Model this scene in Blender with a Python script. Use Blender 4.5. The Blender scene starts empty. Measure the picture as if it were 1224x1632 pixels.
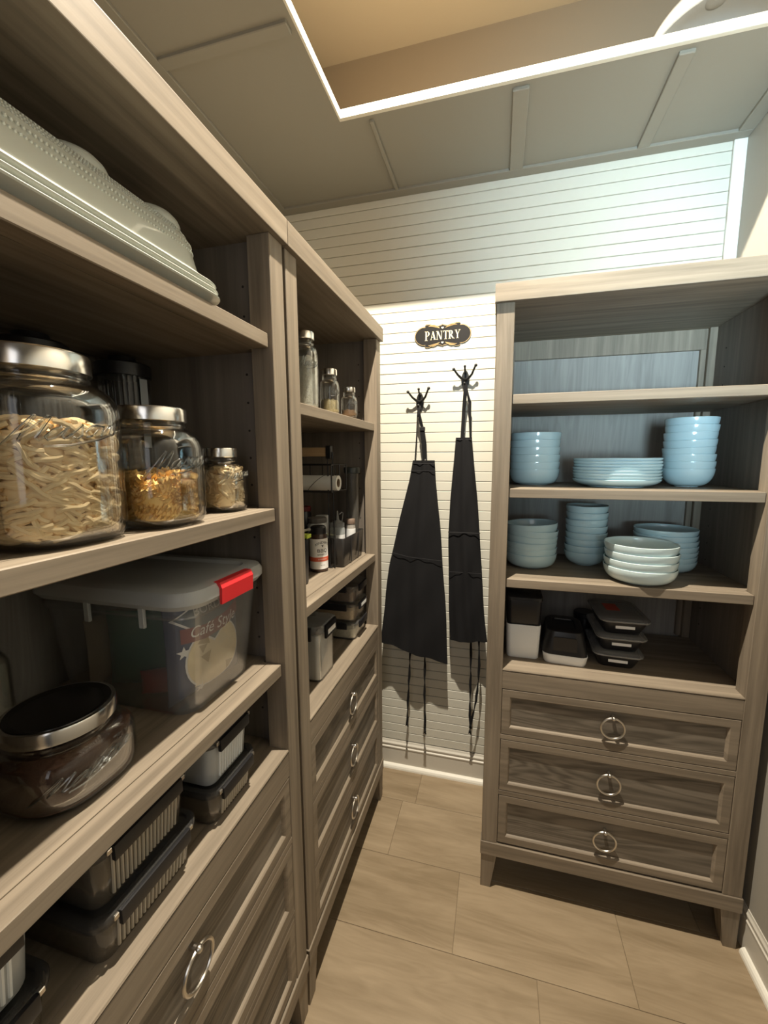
import bpy, bmesh, math, random
from math import sin, cos, pi, radians, sqrt, atan2
from mathutils import Vector, Matrix

# ------------------------------------------------------------------ camera, world, lights, exposure
S = bpy.context.scene
COL = S.collection
S.view_settings.view_transform = 'Standard'
S.view_settings.look = 'None'
S.view_settings.gamma = 1.0
S.view_settings.use_curve_mapping = False
S.view_settings.exposure = 0.0
S.cycles.use_denoising = True
S.cycles.max_bounces = 14
S.cycles.diffuse_bounces = 6
S.cycles.glossy_bounces = 4
S.cycles.transmission_bounces = 8
S.cycles.transparent_max_bounces = 24
S.cycles.caustics_reflective = False
S.cycles.caustics_refractive = False

F_PX, PX, PY = 647.38, 624.04, 816.5
YAW, PIT, ROL = .2538, -.1303, -.0029
cam_d = bpy.data.cameras.new('camera')
cam = bpy.data.objects.new('camera', cam_d); COL.objects.link(cam)
fw = Vector((-sin(YAW)*cos(PIT), cos(YAW)*cos(PIT), sin(PIT)))
rt = Vector((cos(YAW), sin(YAW), 0)); up = rt.cross(fw)
r2 = rt*cos(ROL)+up*sin(ROL); u2 = -rt*sin(ROL)+up*cos(ROL)
m = Matrix((r2, u2, -fw)).transposed().to_4x4(); m.translation = (.4851, -.8995, 1.5965)
cam.matrix_world = m
cam_d.sensor_fit = 'VERTICAL'; cam_d.sensor_height = 24; cam_d.lens = F_PX/1632*24
cam_d.shift_x = -(PX-612)/1632; cam_d.shift_y = (PY-816)/1632
cam_d.clip_start = .02
S.camera = cam

w = bpy.data.worlds.new('world'); S.world = w; w.use_nodes = True
w.node_tree.nodes['Background'].inputs[0].default_value = (.75, .82, .9, 1)
w.node_tree.nodes['Background'].inputs[1].default_value = .04

LAMP = Vector((.32, .03, 3.288))
ld = bpy.data.lights.new('downlight_bulb', 'SPOT'); lo = bpy.data.objects.new('downlight_bulb', ld)
COL.objects.link(lo); lo.location = LAMP
ld.energy = 430; ld.color = (1, .89, .72); ld.spot_size = radians(140); ld.spot_blend = .35; ld.shadow_soft_size = .018

def area(name, loc, target, size, energy, color, spread=180):
    d = bpy.data.lights.new(name, 'AREA'); o = bpy.data.objects.new(name, d); COL.objects.link(o)
    d.shape = 'RECTANGLE'; d.size, d.size_y = size; d.energy = energy; d.color = color; d.spread = radians(spread)
    o.location = loc; o.rotation_euler = (Vector(target)-Vector(loc)).to_track_quat('-Z', 'Y').to_euler()
    return o
area('assumed_cool_light', (.95, -2.0, 1.7), (1.2, .99, 2.45), (.5, .7), 9, (.62, .87, 1.0), 42)  # added lamp for assumed, unseen daylight behind the camera; cools the upper right wall
area('added_fill_light', (.3, -2.0, 1.9), (.1, .9, 1.3), (1.0, 1.2), 5.5, (.97, .97, 1))  # added soft fill from behind the camera, brightens the shelf contents

# ------------------------------------------------------------------ materials
MATS = {}
def sc(c):  # srgb 0-255 -> linear
    return tuple(((v/255)/12.92 if v/255 <= .04045 else ((v/255+.055)/1.055)**2.4) for v in c)
def mat(name, col, rough=.5, metal=0, spec=.5, coat=0, bump=None, var=None, trans=0):
    if name in MATS: return MATS[name]
    M = bpy.data.materials.new(name); M.use_nodes = True; nt = M.node_tree; b = nt.nodes['Principled BSDF']
    b.inputs['Base Color'].default_value = (*col, 1); b.inputs['Roughness'].default_value = rough
    b.inputs['Metallic'].default_value = metal; b.inputs['Specular IOR Level'].default_value = spec
    b.inputs['Coat Weight'].default_value = coat
    if trans: b.inputs['Transmission Weight'].default_value = trans
    if var or bump:
        tc = nt.nodes.new('ShaderNodeTexCoord'); n = nt.nodes.new('ShaderNodeTexNoise')
        n.inputs['Scale'].default_value = (var or bump)[0]; n.inputs['Detail'].default_value = 4
        nt.links.new(tc.outputs['Object'], n.inputs['Vector'])
        if var:
            mx = nt.nodes.new('ShaderNodeMix'); mx.data_type = 'RGBA'
            mx.inputs[6].default_value = (*[c*(1-var[1]) for c in col], 1); mx.inputs[7].default_value = (*[min(1, c*(1+var[1])) for c in col], 1)
            nt.links.new(n.outputs['Fac'], mx.inputs[0]); nt.links.new(mx.outputs[2], b.inputs['Base Color'])
        if bump:
            n2 = nt.nodes.new('ShaderNodeTexNoise'); n2.inputs['Scale'].default_value = bump[0]
            nt.links.new(tc.outputs['Object'], n2.inputs['Vector'])
            bp = nt.nodes.new('ShaderNodeBump'); bp.inputs['Strength'].default_value = bump[1]; bp.inputs['Distance'].default_value = .002
            nt.links.new(n2.outputs['Fac'], bp.inputs['Height']); nt.links.new(bp.outputs['Normal'], b.inputs['Normal'])
    MATS[name] = M; return M

def wood(name, axis, dark, light, along=1.6, across=38, rough=.55, rnd=.0, cath=0.0):
    """procedural wood; the grain runs along the given object axis"""
    if name in MATS: return MATS[name]
    M = bpy.data.materials.new(name); M.use_nodes = True; nt = M.node_tree; L = nt.links; b = nt.nodes['Principled BSDF']
    N = nt.nodes.new
    tc = N('ShaderNodeTexCoord'); oi = N('ShaderNodeObjectInfo')
    mul = N('ShaderNodeMath'); mul.operation = 'MULTIPLY'; mul.inputs[1].default_value = 17
    L.new(oi.outputs['Random'], mul.inputs[0])
    add = N('ShaderNodeVectorMath'); add.operation = 'ADD'
    L.new(tc.outputs['Object'], add.inputs[0]); L.new(mul.outputs[0], add.inputs[1])
    mp = N('ShaderNodeMapping'); sca = [across]*3; sca['xyz'.index(axis)] = along
    mp.inputs['Scale'].default_value = sca; L.new(add.outputs[0], mp.inputs['Vector'])
    n1 = N('ShaderNodeTexNoise'); n1.inputs['Scale'].default_value = 1.0; n1.inputs['Detail'].default_value = 7
    n1.inputs['Roughness'].default_value = .62; n1.inputs['Distortion'].default_value = .25
    L.new(mp.outputs[0], n1.inputs['Vector'])
    mp2 = N('ShaderNodeMapping'); sc2 = [9]*3; sc2['xyz'.index(axis)] = 1.1
    mp2.inputs['Scale'].default_value = sc2; L.new(add.outputs[0], mp2.inputs['Vector'])
    n2 = N('ShaderNodeTexNoise'); n2.inputs['Scale'].default_value = 1.0; n2.inputs['Detail'].default_value = 3
    n2.inputs['Distortion'].default_value = 1.2
    L.new(mp2.outputs[0], n2.inputs['Vector'])
    # cathedral figure: bands from the broad noise
    m8 = N('ShaderNodeMath'); m8.operation = 'MULTIPLY'; m8.inputs[1].default_value = 60; L.new(n2.outputs['Fac'], m8.inputs[0])
    sn = N('ShaderNodeMath'); sn.operation = 'SINE'; L.new(m8.outputs[0], sn.inputs[0])
    ms = N('ShaderNodeMath'); ms.operation = 'MULTIPLY'; ms.inputs[1].default_value = cath; L.new(sn.outputs[0], ms.inputs[0])
    a1 = N('ShaderNodeMath'); a1.operation = 'ADD'; L.new(n1.outputs['Fac'], a1.inputs[0]); L.new(ms.outputs[0], a1.inputs[1])
    rs = N('ShaderNodeMath'); rs.operation = 'MULTIPLY_ADD'; rs.inputs[1].default_value = rnd; rs.inputs[2].default_value = -rnd/2
    L.new(oi.outputs['Random'], rs.inputs[0])
    a2 = N('ShaderNodeMath'); a2.operation = 'ADD'; L.new(a1.outputs[0], a2.inputs[0]); L.new(rs.outputs[0], a2.inputs[1])
    cr = N('ShaderNodeValToRGB'); e = cr.color_ramp.elements
    e[0].position = .28; e[0].color = (*dark, 1); e[1].position = .72; e[1].color = (*light, 1)
    L.new(a2.outputs[0], cr.inputs[0]); L.new(cr.outputs[0], b.inputs['Base Color'])
    b.inputs['Roughness'].default_value = rough; b.inputs['Specular IOR Level'].default_value = .35
    bp = N('ShaderNodeBump'); bp.inputs['Strength'].default_value = .25; bp.inputs['Distance'].default_value = .001
    L.new(n1.outputs['Fac'], bp.inputs['Height']); L.new(bp.outputs['Normal'], b.inputs['Normal'])
    MATS[name] = M; return M

def glass(name, tint=(.96, .98, .97), gloss=1.0, rough=.02, haze=0.0, hazecol=(.8, .82, .82)):
    if name in MATS: return MATS[name]
    M = bpy.data.materials.new(name); M.use_nodes = True; nt = M.node_tree; L = nt.links
    for n in list(nt.nodes):
        if n.type == 'BSDF_PRINCIPLED': nt.nodes.remove(n)
    out = nt.nodes['Material Output']
    t = nt.nodes.new('ShaderNodeBsdfTransparent'); t.inputs[0].default_value = (*tint, 1)
    g = nt.nodes.new('ShaderNodeBsdfGlossy'); g.inputs[0].default_value = (1, 1, 1, 1); g.inputs['Roughness'].default_value = rough
    fr = nt.nodes.new('ShaderNodeFresnel'); fr.inputs[0].default_value = 1.48
    ml = nt.nodes.new('ShaderNodeMath'); ml.operation = 'MULTIPLY'; ml.inputs[1].default_value = gloss; L.new(fr.outputs[0], ml.inputs[0])
    mx = nt.nodes.new('ShaderNodeMixShader'); L.new(ml.outputs[0], mx.inputs[0])
    if haze:
        d = nt.nodes.new('ShaderNodeBsdfDiffuse'); d.inputs[0].default_value = (*hazecol, 1)
        m0 = nt.nodes.new('ShaderNodeMixShader'); m0.inputs[0].default_value = haze
        L.new(t.outputs[0], m0.inputs[1]); L.new(d.outputs[0], m0.inputs[2]); L.new(m0.outputs[0], mx.inputs[1])
    else: L.new(t.outputs[0], mx.inputs[1])
    L.new(g.outputs[0], mx.inputs[2]); L.new(mx.outputs[0], out.inputs[0])
    MATS[name] = M; return M

WD, WL = (.142, .115, .085), (.318, .264, .200)
W_X = wood('driftwood_grain_sideways', 'x', WD, WL)
W_Z = wood('driftwood_grain_upright', 'z', WD, WL)
W_Y = wood('driftwood_grain_deep', 'y', WD, WL)
W_DR = wood('driftwood_drawer_panel', 'x', (.098, .083, .064), (.235, .202, .162), cath=.13)
W_BK = wood('driftwood_back_panel', 'z', (.25, .235, .215), (.36, .34, .31), cath=.06)
PAINT = mat('warm_white_paint', (.80, .79, .74), .55, bump=(60, .05))
PLANKP = mat('white_shiplap_paint', (.62, .61, .535), .5, bump=(40, .05))
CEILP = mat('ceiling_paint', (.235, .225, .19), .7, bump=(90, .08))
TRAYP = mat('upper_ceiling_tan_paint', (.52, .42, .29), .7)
RWALL = mat('right_wall_greige_paint', (.36, .34, .295), .7, bump=(90, .08))
FLOORM = wood('pale_oak_floor_plank', 'x', (.225, .168, .102), (.36, .28, .185), along=2.0, across=16, rough=.45, rnd=.12, cath=.035)
GROUT = mat('floor_joint', (.22, .17, .11), .8)
DARKW = mat('dark_recess', (.03, .028, .025), .9)
NICKEL = mat('brushed_nickel', (.72, .68, .62), .28, 1)
LIDM = mat('brushed_steel_lid', (.76, .74, .70), .2, 1)
BLACK = mat('black_plastic', (.012, .012, .014), .35)
BLACKW = mat('black_wire', (.01, .01, .01), .4)
BLACKC = mat('black_apron_cloth', (.0085, .0085, .0095), .8, spec=.2, bump=(900, .25))
BLACKH = mat('black_cast_iron', (.008, .008, .008), .45)
GLASS = glass('clear_glass', tint=(.985, .99, .985), gloss=.65)
EMB = glass('embossed_glass', tint=(.9, .92, .92), gloss=2.2, rough=.12)
CLEARP = glass('clear_plastic', tint=(.975, .98, .98), gloss=.6, rough=.12, haze=.05)
SMOKE = glass('smoke_plastic', tint=(.45, .45, .45), gloss=.8, rough=.15, haze=.12, hazecol=(.25, .25, .25))
TOTE = glass('cloudy_tote_plastic', tint=(.985, .985, .985), gloss=.4, rough=.25, haze=.07, hazecol=(.62, .66, .68))
TOTELID = glass('milky_lid_plastic', tint=(.9, .92, .92), gloss=.6, rough=.25, haze=.55, hazecol=(.74, .77, .77))
MEALLID = glass('frosted_clear_lid', tint=(.8, .8, .8), gloss=1.0, rough=.12, haze=.34, hazecol=(.55, .56, .56))
RED = mat('red_latch_plastic', sc((215, 50, 55)), .35)
BLUE = mat('pale_blue_glaze', (.49, .68, .75), .16, coat=.5)
BLUEIN = mat('blue_glaze_inside', (.36, .54, .62), .18, coat=.5)
BOWLW = mat('pale_ice_blue_glaze', (.64, .78, .80), .16, coat=.5)
CERAM = mat('pale_grey_stoneware', (.50, .52, .47), .32, coat=.3)
WHITEP = mat('white_plastic', (.86, .88, .88), .35)
LABEL = mat('white_label', (.85, .86, .86), .6)

# ------------------------------------------------------------------ mesh helpers
def bm_new(): return bmesh.new()
def box(bm, lo, hi, bev=0.0, seg=1):
    x0, y0, z0 = lo; x1, y1, z1 = hi
    vs = [bm.verts.new(p) for p in ((x0,y0,z0),(x1,y0,z0),(x1,y1,z0),(x0,y1,z0),(x0,y0,z1),(x1,y0,z1),(x1,y1,z1),(x0,y1,z1))]
    fs = [bm.faces.new([vs[i] for i in f]) for f in ((3,2,1,0),(4,5,6,7),(0,1,5,4),(1,2,6,5),(2,3,7,6),(3,0,4,7))]
    if bev > 0:
        es = list({e for f in fs for e in f.edges})
        bmesh.ops.bevel(bm, geom=es, offset=bev, segments=seg, affect='EDGES', profile=.7)
    return vs
def loop_faces(bm, a, b, flip=False):
    n = len(a)
    for i in range(n):
        q = [a[i], a[(i+1) % n], b[(i+1) % n], b[i]]
        if flip: q.reverse()
        try: bm.faces.new(q)
        except ValueError: pass
def lathe(bm, prof, c=(0, 0, 0), n=40, sq=2.0, tilt=None, cap0=False, cap1=False):
    """profile of (r, z); sq > 2 squares the plan (superellipse)"""
    rings = []
    for r, z in prof:
        ring = []
        for i in range(n):
            a = 2*pi*i/n
            k = (abs(cos(a))**sq+abs(sin(a))**sq)**(-1/sq) if sq != 2 else 1
            p = Vector((r*k*cos(a), r*k*sin(a), z))
            if tilt: p = tilt @ p
            ring.append(bm.verts.new(p+Vector(c)))
        rings.append(ring)
    for a, b in zip(rings, rings[1:]): loop_faces(bm, a, b)
    if cap0: bm.faces.new(list(reversed(rings[0])))
    if cap1: bm.faces.new(rings[-1])
    return rings
def rr(w, d, r, n=5):
    pts = []
    for cx, cy, a0 in ((w/2-r, d/2-r, 0), (-w/2+r, d/2-r, pi/2), (-w/2+r, -d/2+r, pi), (w/2-r, -d/2+r, 3*pi/2)):
        for i in range(n+1):
            a = a0+pi/2*i/n; pts.append((cx+r*cos(a), cy+r*sin(a)))
    return pts
def loft(bm, levels, c=(0, 0, 0), n=5, cap0=True, cap1=True, rot=0):
    """levels of (z, w, d, r): stacked rounded rectangles"""
    rings = []
    for z, w_, d_, r_ in levels:
        rings.append([bm.verts.new((c[0]+x*cos(rot)-y*sin(rot), c[1]+x*sin(rot)+y*cos(rot), c[2]+z)) for x, y in rr(w_, d_, r_, n)])
    for a, b in zip(rings, rings[1:]): loop_faces(bm, a, b)
    if cap0: bm.faces.new(list(reversed(rings[0])))
    if cap1: bm.faces.new(rings[-1])
def tube(bm, pts, r, n=8, closed=False, cap=True):
    pts = [Vector(p) for p in pts]; N = len(pts); rings = []; prev = None
    for i, p in enumerate(pts):
        if closed: t = (pts[(i+1) % N]-pts[i-1]).normalized()
        else: t = (pts[min(i+1, N-1)]-pts[max(i-1, 0)]).normalized()
        if prev is None:
            ref = Vector((0, 0, 1)) if abs(t.z) < .9 else Vector((1, 0, 0))
            u = t.cross(ref).normalized()
        else: u = (prev-t*prev.dot(t)).normalized()
        prev = u; v = t.cross(u); rad = r[i] if isinstance(r, (list, tuple)) else r
        rings.append([bm.verts.new(p+u*rad*cos(2*pi*k/n)+v*rad*sin(2*pi*k/n)) for k in range(n)])
    for a, b in zip(rings, rings[1:]): loop_faces(bm, a, b)
    if closed: loop_faces(bm, rings[-1], rings[0])
    elif cap: bm.faces.new(list(reversed(rings[0]))); bm.faces.new(rings[-1])
def sphere(bm, c, r, seg=12, sz=(1, 1, 1)):
    bmesh.ops.create_uvsphere(bm, u_segments=seg, v_segments=max(6, seg//2+2), radius=r,
        matrix=Matrix.Translation(c) @ Matrix.Diagonal((*sz, 1)))
def prism(bm, pts, d0, d1, axis='y'):
    """extrude a 2-D outline (x, z) between y = d0 and d1"""
    def P(p, d): return (p[0], d, p[1]) if axis == 'y' else ((d, p[0], p[1]) if axis == 'x' else (p[0], p[1], d))
    a = [bm.verts.new(P(p, d0)) for p in pts]; b = [bm.verts.new(P(p, d1)) for p in pts]
    loop_faces(bm, a, b); bm.faces.new(list(reversed(a))); bm.faces.new(b)
def link(name, me, parent=None, m=None):
    o = bpy.data.objects.new(name, me); COL.objects.link(o)
    if parent: o.parent = parent
    return o
def part(name, bm, m, parent=None, smooth=False, label=None, kind=None, angle=35):
    bmesh.ops.recalc_face_normals(bm, faces=bm.faces)
    me = bpy.data.meshes.new(name); bm.to_mesh(me); bm.free()
    for mm in (m if isinstance(m, (list, tuple)) else [m]): me.materials.append(mm)
    if smooth:
        for p in me.polygons: p.use_smooth = True
        me.set_sharp_from_angle(angle=radians(angle))
    o = link(name, me, parent)
    if label: o['label'] = label
    if kind: o['kind'] = kind
    return o
def tag(o, label, cat, group=None, kind=None):
    o['label'] = label; o['category'] = cat
    if group: o['group'] = group
    if kind: o['kind'] = kind
    return o
def thing(name, label, cat, loc=(0, 0, 0), rz=0, group=None):
    o = bpy.data.objects.new(name, None); COL.objects.link(o); o.empty_display_size = .05
    o.location = loc; o.rotation_euler = (0, 0, rz)
    return tag(o, label, cat, group)
def struct(name, bm, m, parent=None):
    o = part(name, bm, m, parent); o['kind'] = 'structure'; return o
def dup(root, loc, rz=None, label=None, group=None, rot=None):
    r = root.copy(); COL.objects.link(r); r.location = loc
    if rz is not None: r.rotation_euler = (0, 0, rz)
    if rot is not None: r.rotation_euler = rot
    if label: r['label'] = label
    if group: r['group'] = group
    for ch in list(root.children):
        c = ch.copy(); COL.objects.link(c); c.parent = r
        for g in list(ch.children):
            d = g.copy(); COL.objects.link(d); d.parent = c
    return r
def text_bm(s, size, mapf, shear=0, ext=.0, sx=1.0, space=1.0):
    """built-in font text as a flat mesh; mapf turns (u, v) centred on the text into a 3-D point"""
    cu = bpy.data.curves.new('t', 'FONT'); cu.body = s; cu.size = size; cu.shear = shear
    cu.align_x = 'CENTER'; cu.align_y = 'CENTER'; cu.resolution_u = 3; cu.space_character = space
    o = bpy.data.objects.new('t', cu); COL.objects.link(o)
    bpy.context.view_layer.update()
    me = bpy.data.meshes.new_from_object(o.evaluated_get(bpy.context.evaluated_depsgraph_get()))
    bm = bm_new(); bm.from_mesh(me)
    for v in bm.verts: v.co = Vector(mapf(v.co.x*sx, v.co.y))
    bpy.data.objects.remove(o); bpy.data.curves.remove(cu); bpy.data.meshes.remove(me)
    return bm
ORD = ['bottom one', 'second from the bottom', 'third from the bottom', 'fourth from the bottom', 'fifth from the bottom',
       'sixth from the bottom', 'seventh from the bottom', 'eighth from the bottom']

# ------------------------------------------------------------------ room shell
XL, XW, YB, YF, ZC, ZU = -.545, 1.3178, .9964, -2.2, 2.7417, 3.3
OX0, OX1, OY0, OY1 = -.0670, 1.20, -1.25, .5488   # opening in the ceiling
BX0, BX1 = -.32, XW                                # box above it
bm = bm_new(); box(bm, (XL-.1, YF-.1, -.06), (XW+.1, YB+.1, -.003)); floor = struct('floor', bm, GROUT)
seams = [-2.29, -2.02, -1.75, -1.48, -1.21, -.94, -.67, -.305, -.035, .236, .508, .779, 1.0]
offs = {8: [.65], 9: [.39, .934], 10: [1.2, .1], 11: [.16, 1.0]}
random.seed(3)
for i in range(len(seams)-1):
    y0, y1 = seams[i]+.0006, seams[i+1]-.0006
    if i in offs: cuts = sorted(offs[i])
    else:
        a = random.uniform(-.3, .6); cuts = [a, a+.95]
    xs = [XL]+[c for c in cuts if XL < c < XW]+[XW]
    for a, b in zip(xs, xs[1:]):
        bm = bm_new(); box(bm, (a+.0006, y0, -.006), (b-.0006, min(y1, YB), 0), .0008); part('plank', bm, FLOORM, floor)

bm = bm_new(); box(bm, (XL-.1, YB, -.06), (XW+.1, YB+.1, ZU)); wb = struct('wall_back', bm, PAINT)
z = 2.2099
while z-.0448 > .13: z -= .0448
pz = z
first = None
while pz < ZC-.002:
    a, b = pz+.0012, min(pz+.0448, ZC)-.0012
    bm = bm_new(); box(bm, (XL, YB-.008, a), (1.2755, YB+.002, b), .0016)
    part('plank', bm, PLANKP, wb); pz += .0448
bm = bm_new(); box(bm, (1.2765, YB-.016, .13), (1.3178, YB+.001, ZC), .002); struct('trim_1', bm, PAINT)
bm = bm_new(); box(bm, (XW, YF-.1, -.06), (XW+.1, YB+.1, ZU)); struct('wall_right', bm, RWALL)
bm = bm_new(); box(bm, (XL-.1, YF-.1, -.06), (XL, YB+.1, ZU)); struct('wall_left', bm, RWALL)
bm = bm_new()
box(bm, (XL, YF-.1, 0), (.15, YF, ZU)); box(bm, (1.25, YF-.1, 0), (XW, YF, ZU)); box(bm, (.15, YF-.1, 2.25), (1.25, YF, ZU))
struct('wall_front', bm, RWALL)

def profile_run(name, prof, path, m):
    """extrude a profile (out, z) along a straight run (p0, p1, outward normal)"""
    bm = bm_new(); p0, p1, n = (Vector(q) for q in path)
    a = [bm.verts.new(p0+n*o+Vector((0, 0, z))) for o, z in prof]; b = [bm.verts.new(p1+n*o+Vector((0, 0, z))) for o, z in prof]
    loop_faces(bm, a, b); bm.faces.new(a); bm.faces.new(list(reversed(b)))
    return struct(name, bm, m)
BBP = [(0, 0), (.014, 0), (.014, .105), (.0165, .108), (.0165, .113), (.011, .116), (.011, .122), (.0135, .126), (.0135, .131), (.007, .138), (.004, .146), (0, .146)]
SHOE = [(.014, 0), (.031, 0), (.030, .008), (.026, .016), (.020, .021), (.014, .023)]
BASEP = mat('baseboard_paint', (.62, .59, .52), .4)
SHOEP = mat('shoe_moulding_paint', (.84, .82, .74), .4)
profile_run('baseboard_back', BBP, ((XL, YB-.006, 0), (1.3, YB-.006, 0), (0, -1, 0)), BASEP)
profile_run('trim_2', SHOE, ((XL, YB-.006, 0), (.47, YB-.006, 0), (0, -1, 0)), SHOEP)
profile_run('baseboard_right', [(o*.62, z) for o, z in BBP], ((XW, YF, 0), (XW, YB, 0), (-1, 0, 0)), BASEP)
profile_run('trim_3', [(o*.9-.004, z) for o, z in SHOE], ((XW, YF, 0), (XW, .475, 0), (-1, 0, 0)), SHOEP)

# ceiling with the raised opening, grid battens and the box above
bm = bm_new(); T = .027
box(bm, (XL, YF, ZC), (OX0, YB, ZC+T)); box(bm, (OX1, YF, ZC), (XW, YB, ZC+T))
box(bm, (OX0, OY1, ZC), (OX1, YB, ZC+T)); box(bm, (OX0, YF, ZC), (OX1, OY0, ZC+T))
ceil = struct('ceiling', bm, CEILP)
def batten(x0, x1, y0, y1, h=.010):
    bm = bm_new(); box(bm, (x0, y0, ZC-h), (x1, y1, ZC+.002), .002); o = part('batten', bm, CEILP, ceil); return o
for x0, x1 in ((.028, .042), (.497, .547), (.950, .992)): batten(x0, x1, OY1+.028, YB-.055)
batten(XL, XW, YB-.055, YB-.008)
batten(XL, XL+.05, YF, YB-.055); batten(XW-.05, XW, YF, YB-.055)
for y0 in (.215, -.30, -.82): batten(XL+.05, OX0-.02, y0, y0+.035)
TRIMW = mat('opening_edge_white_paint', (.60, .58, .50), .45)
for n_, lo, hi in (('trim_4', (OX0-.001, OY1-.0015, ZC-.001), (OX1, OY1+.012, ZC+T+.001)), ('trim_5', (OX0-.006, OY0, ZC-.001), (OX0+.0015, OY1+.012, ZC+T+.001)), ('trim_6', (OX1-.0015, OY0, ZC-.001), (OX1+.006, OY1+.012, ZC+T+.001))):
    bm = bm_new(); box(bm, lo, hi, .0015); struct(n_, bm, TRIMW)
bm = bm_new()
box(bm, (BX0-.03, -1.5, ZC+T), (BX0, YB, ZU)); box(bm, (BX0-.03, YB-.012, ZC+T), (BX1, YB-.0082, ZU)); box(bm, (BX0, -1.5, ZC+T), (BX1, -1.47, ZU))
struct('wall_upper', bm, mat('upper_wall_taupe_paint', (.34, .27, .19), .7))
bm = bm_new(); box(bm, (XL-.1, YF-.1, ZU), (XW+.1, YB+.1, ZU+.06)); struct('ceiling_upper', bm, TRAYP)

# fixtures above
dl = thing('ceiling_downlight', 'small round ceiling light that throws the warm light from the raised ceiling, above the frame', 'light', (LAMP.x, LAMP.y, ZU))
bm = bm_new(); lathe(bm, [(.030, -.0), (.030, -.012), (.055, -.012), (.060, -.006), (.060, 0)], n=32); part('trim_ring', bm, WHITEP, dl, True)
pd = thing('pendant_lamp', 'glossy white dome lamp shade half hidden behind the edge of the ceiling opening', 'lamp', (1.095, .75, ZU))
bm = bm_new(); R_ = .188
lathe(bm, [(.0, -.302)]+[(R_*sin(a), -.302-.13*(1-cos(a))) for a in [pi/2*i/14 for i in range(1, 15)]]+[(R_-.004, -.432)]+[((R_-.006)*sin(a), -.306-.126*(1-cos(a))) for a in [pi/2*i/10 for i in range(10, 0, -1)]], n=48)
part('shade', bm, mat('glossy_white_shade', (.85, .86, .86), .15, coat=.6), pd, True)
bm = bm_new(); tube(bm, [(0, 0, 0), (0, 0, -.303)], .005); lathe(bm, [(.05, 0), (.05, -.02), (.02, -.026)], n=24, cap1=True); part('stem', bm, WHITEP, pd, True)

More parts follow.
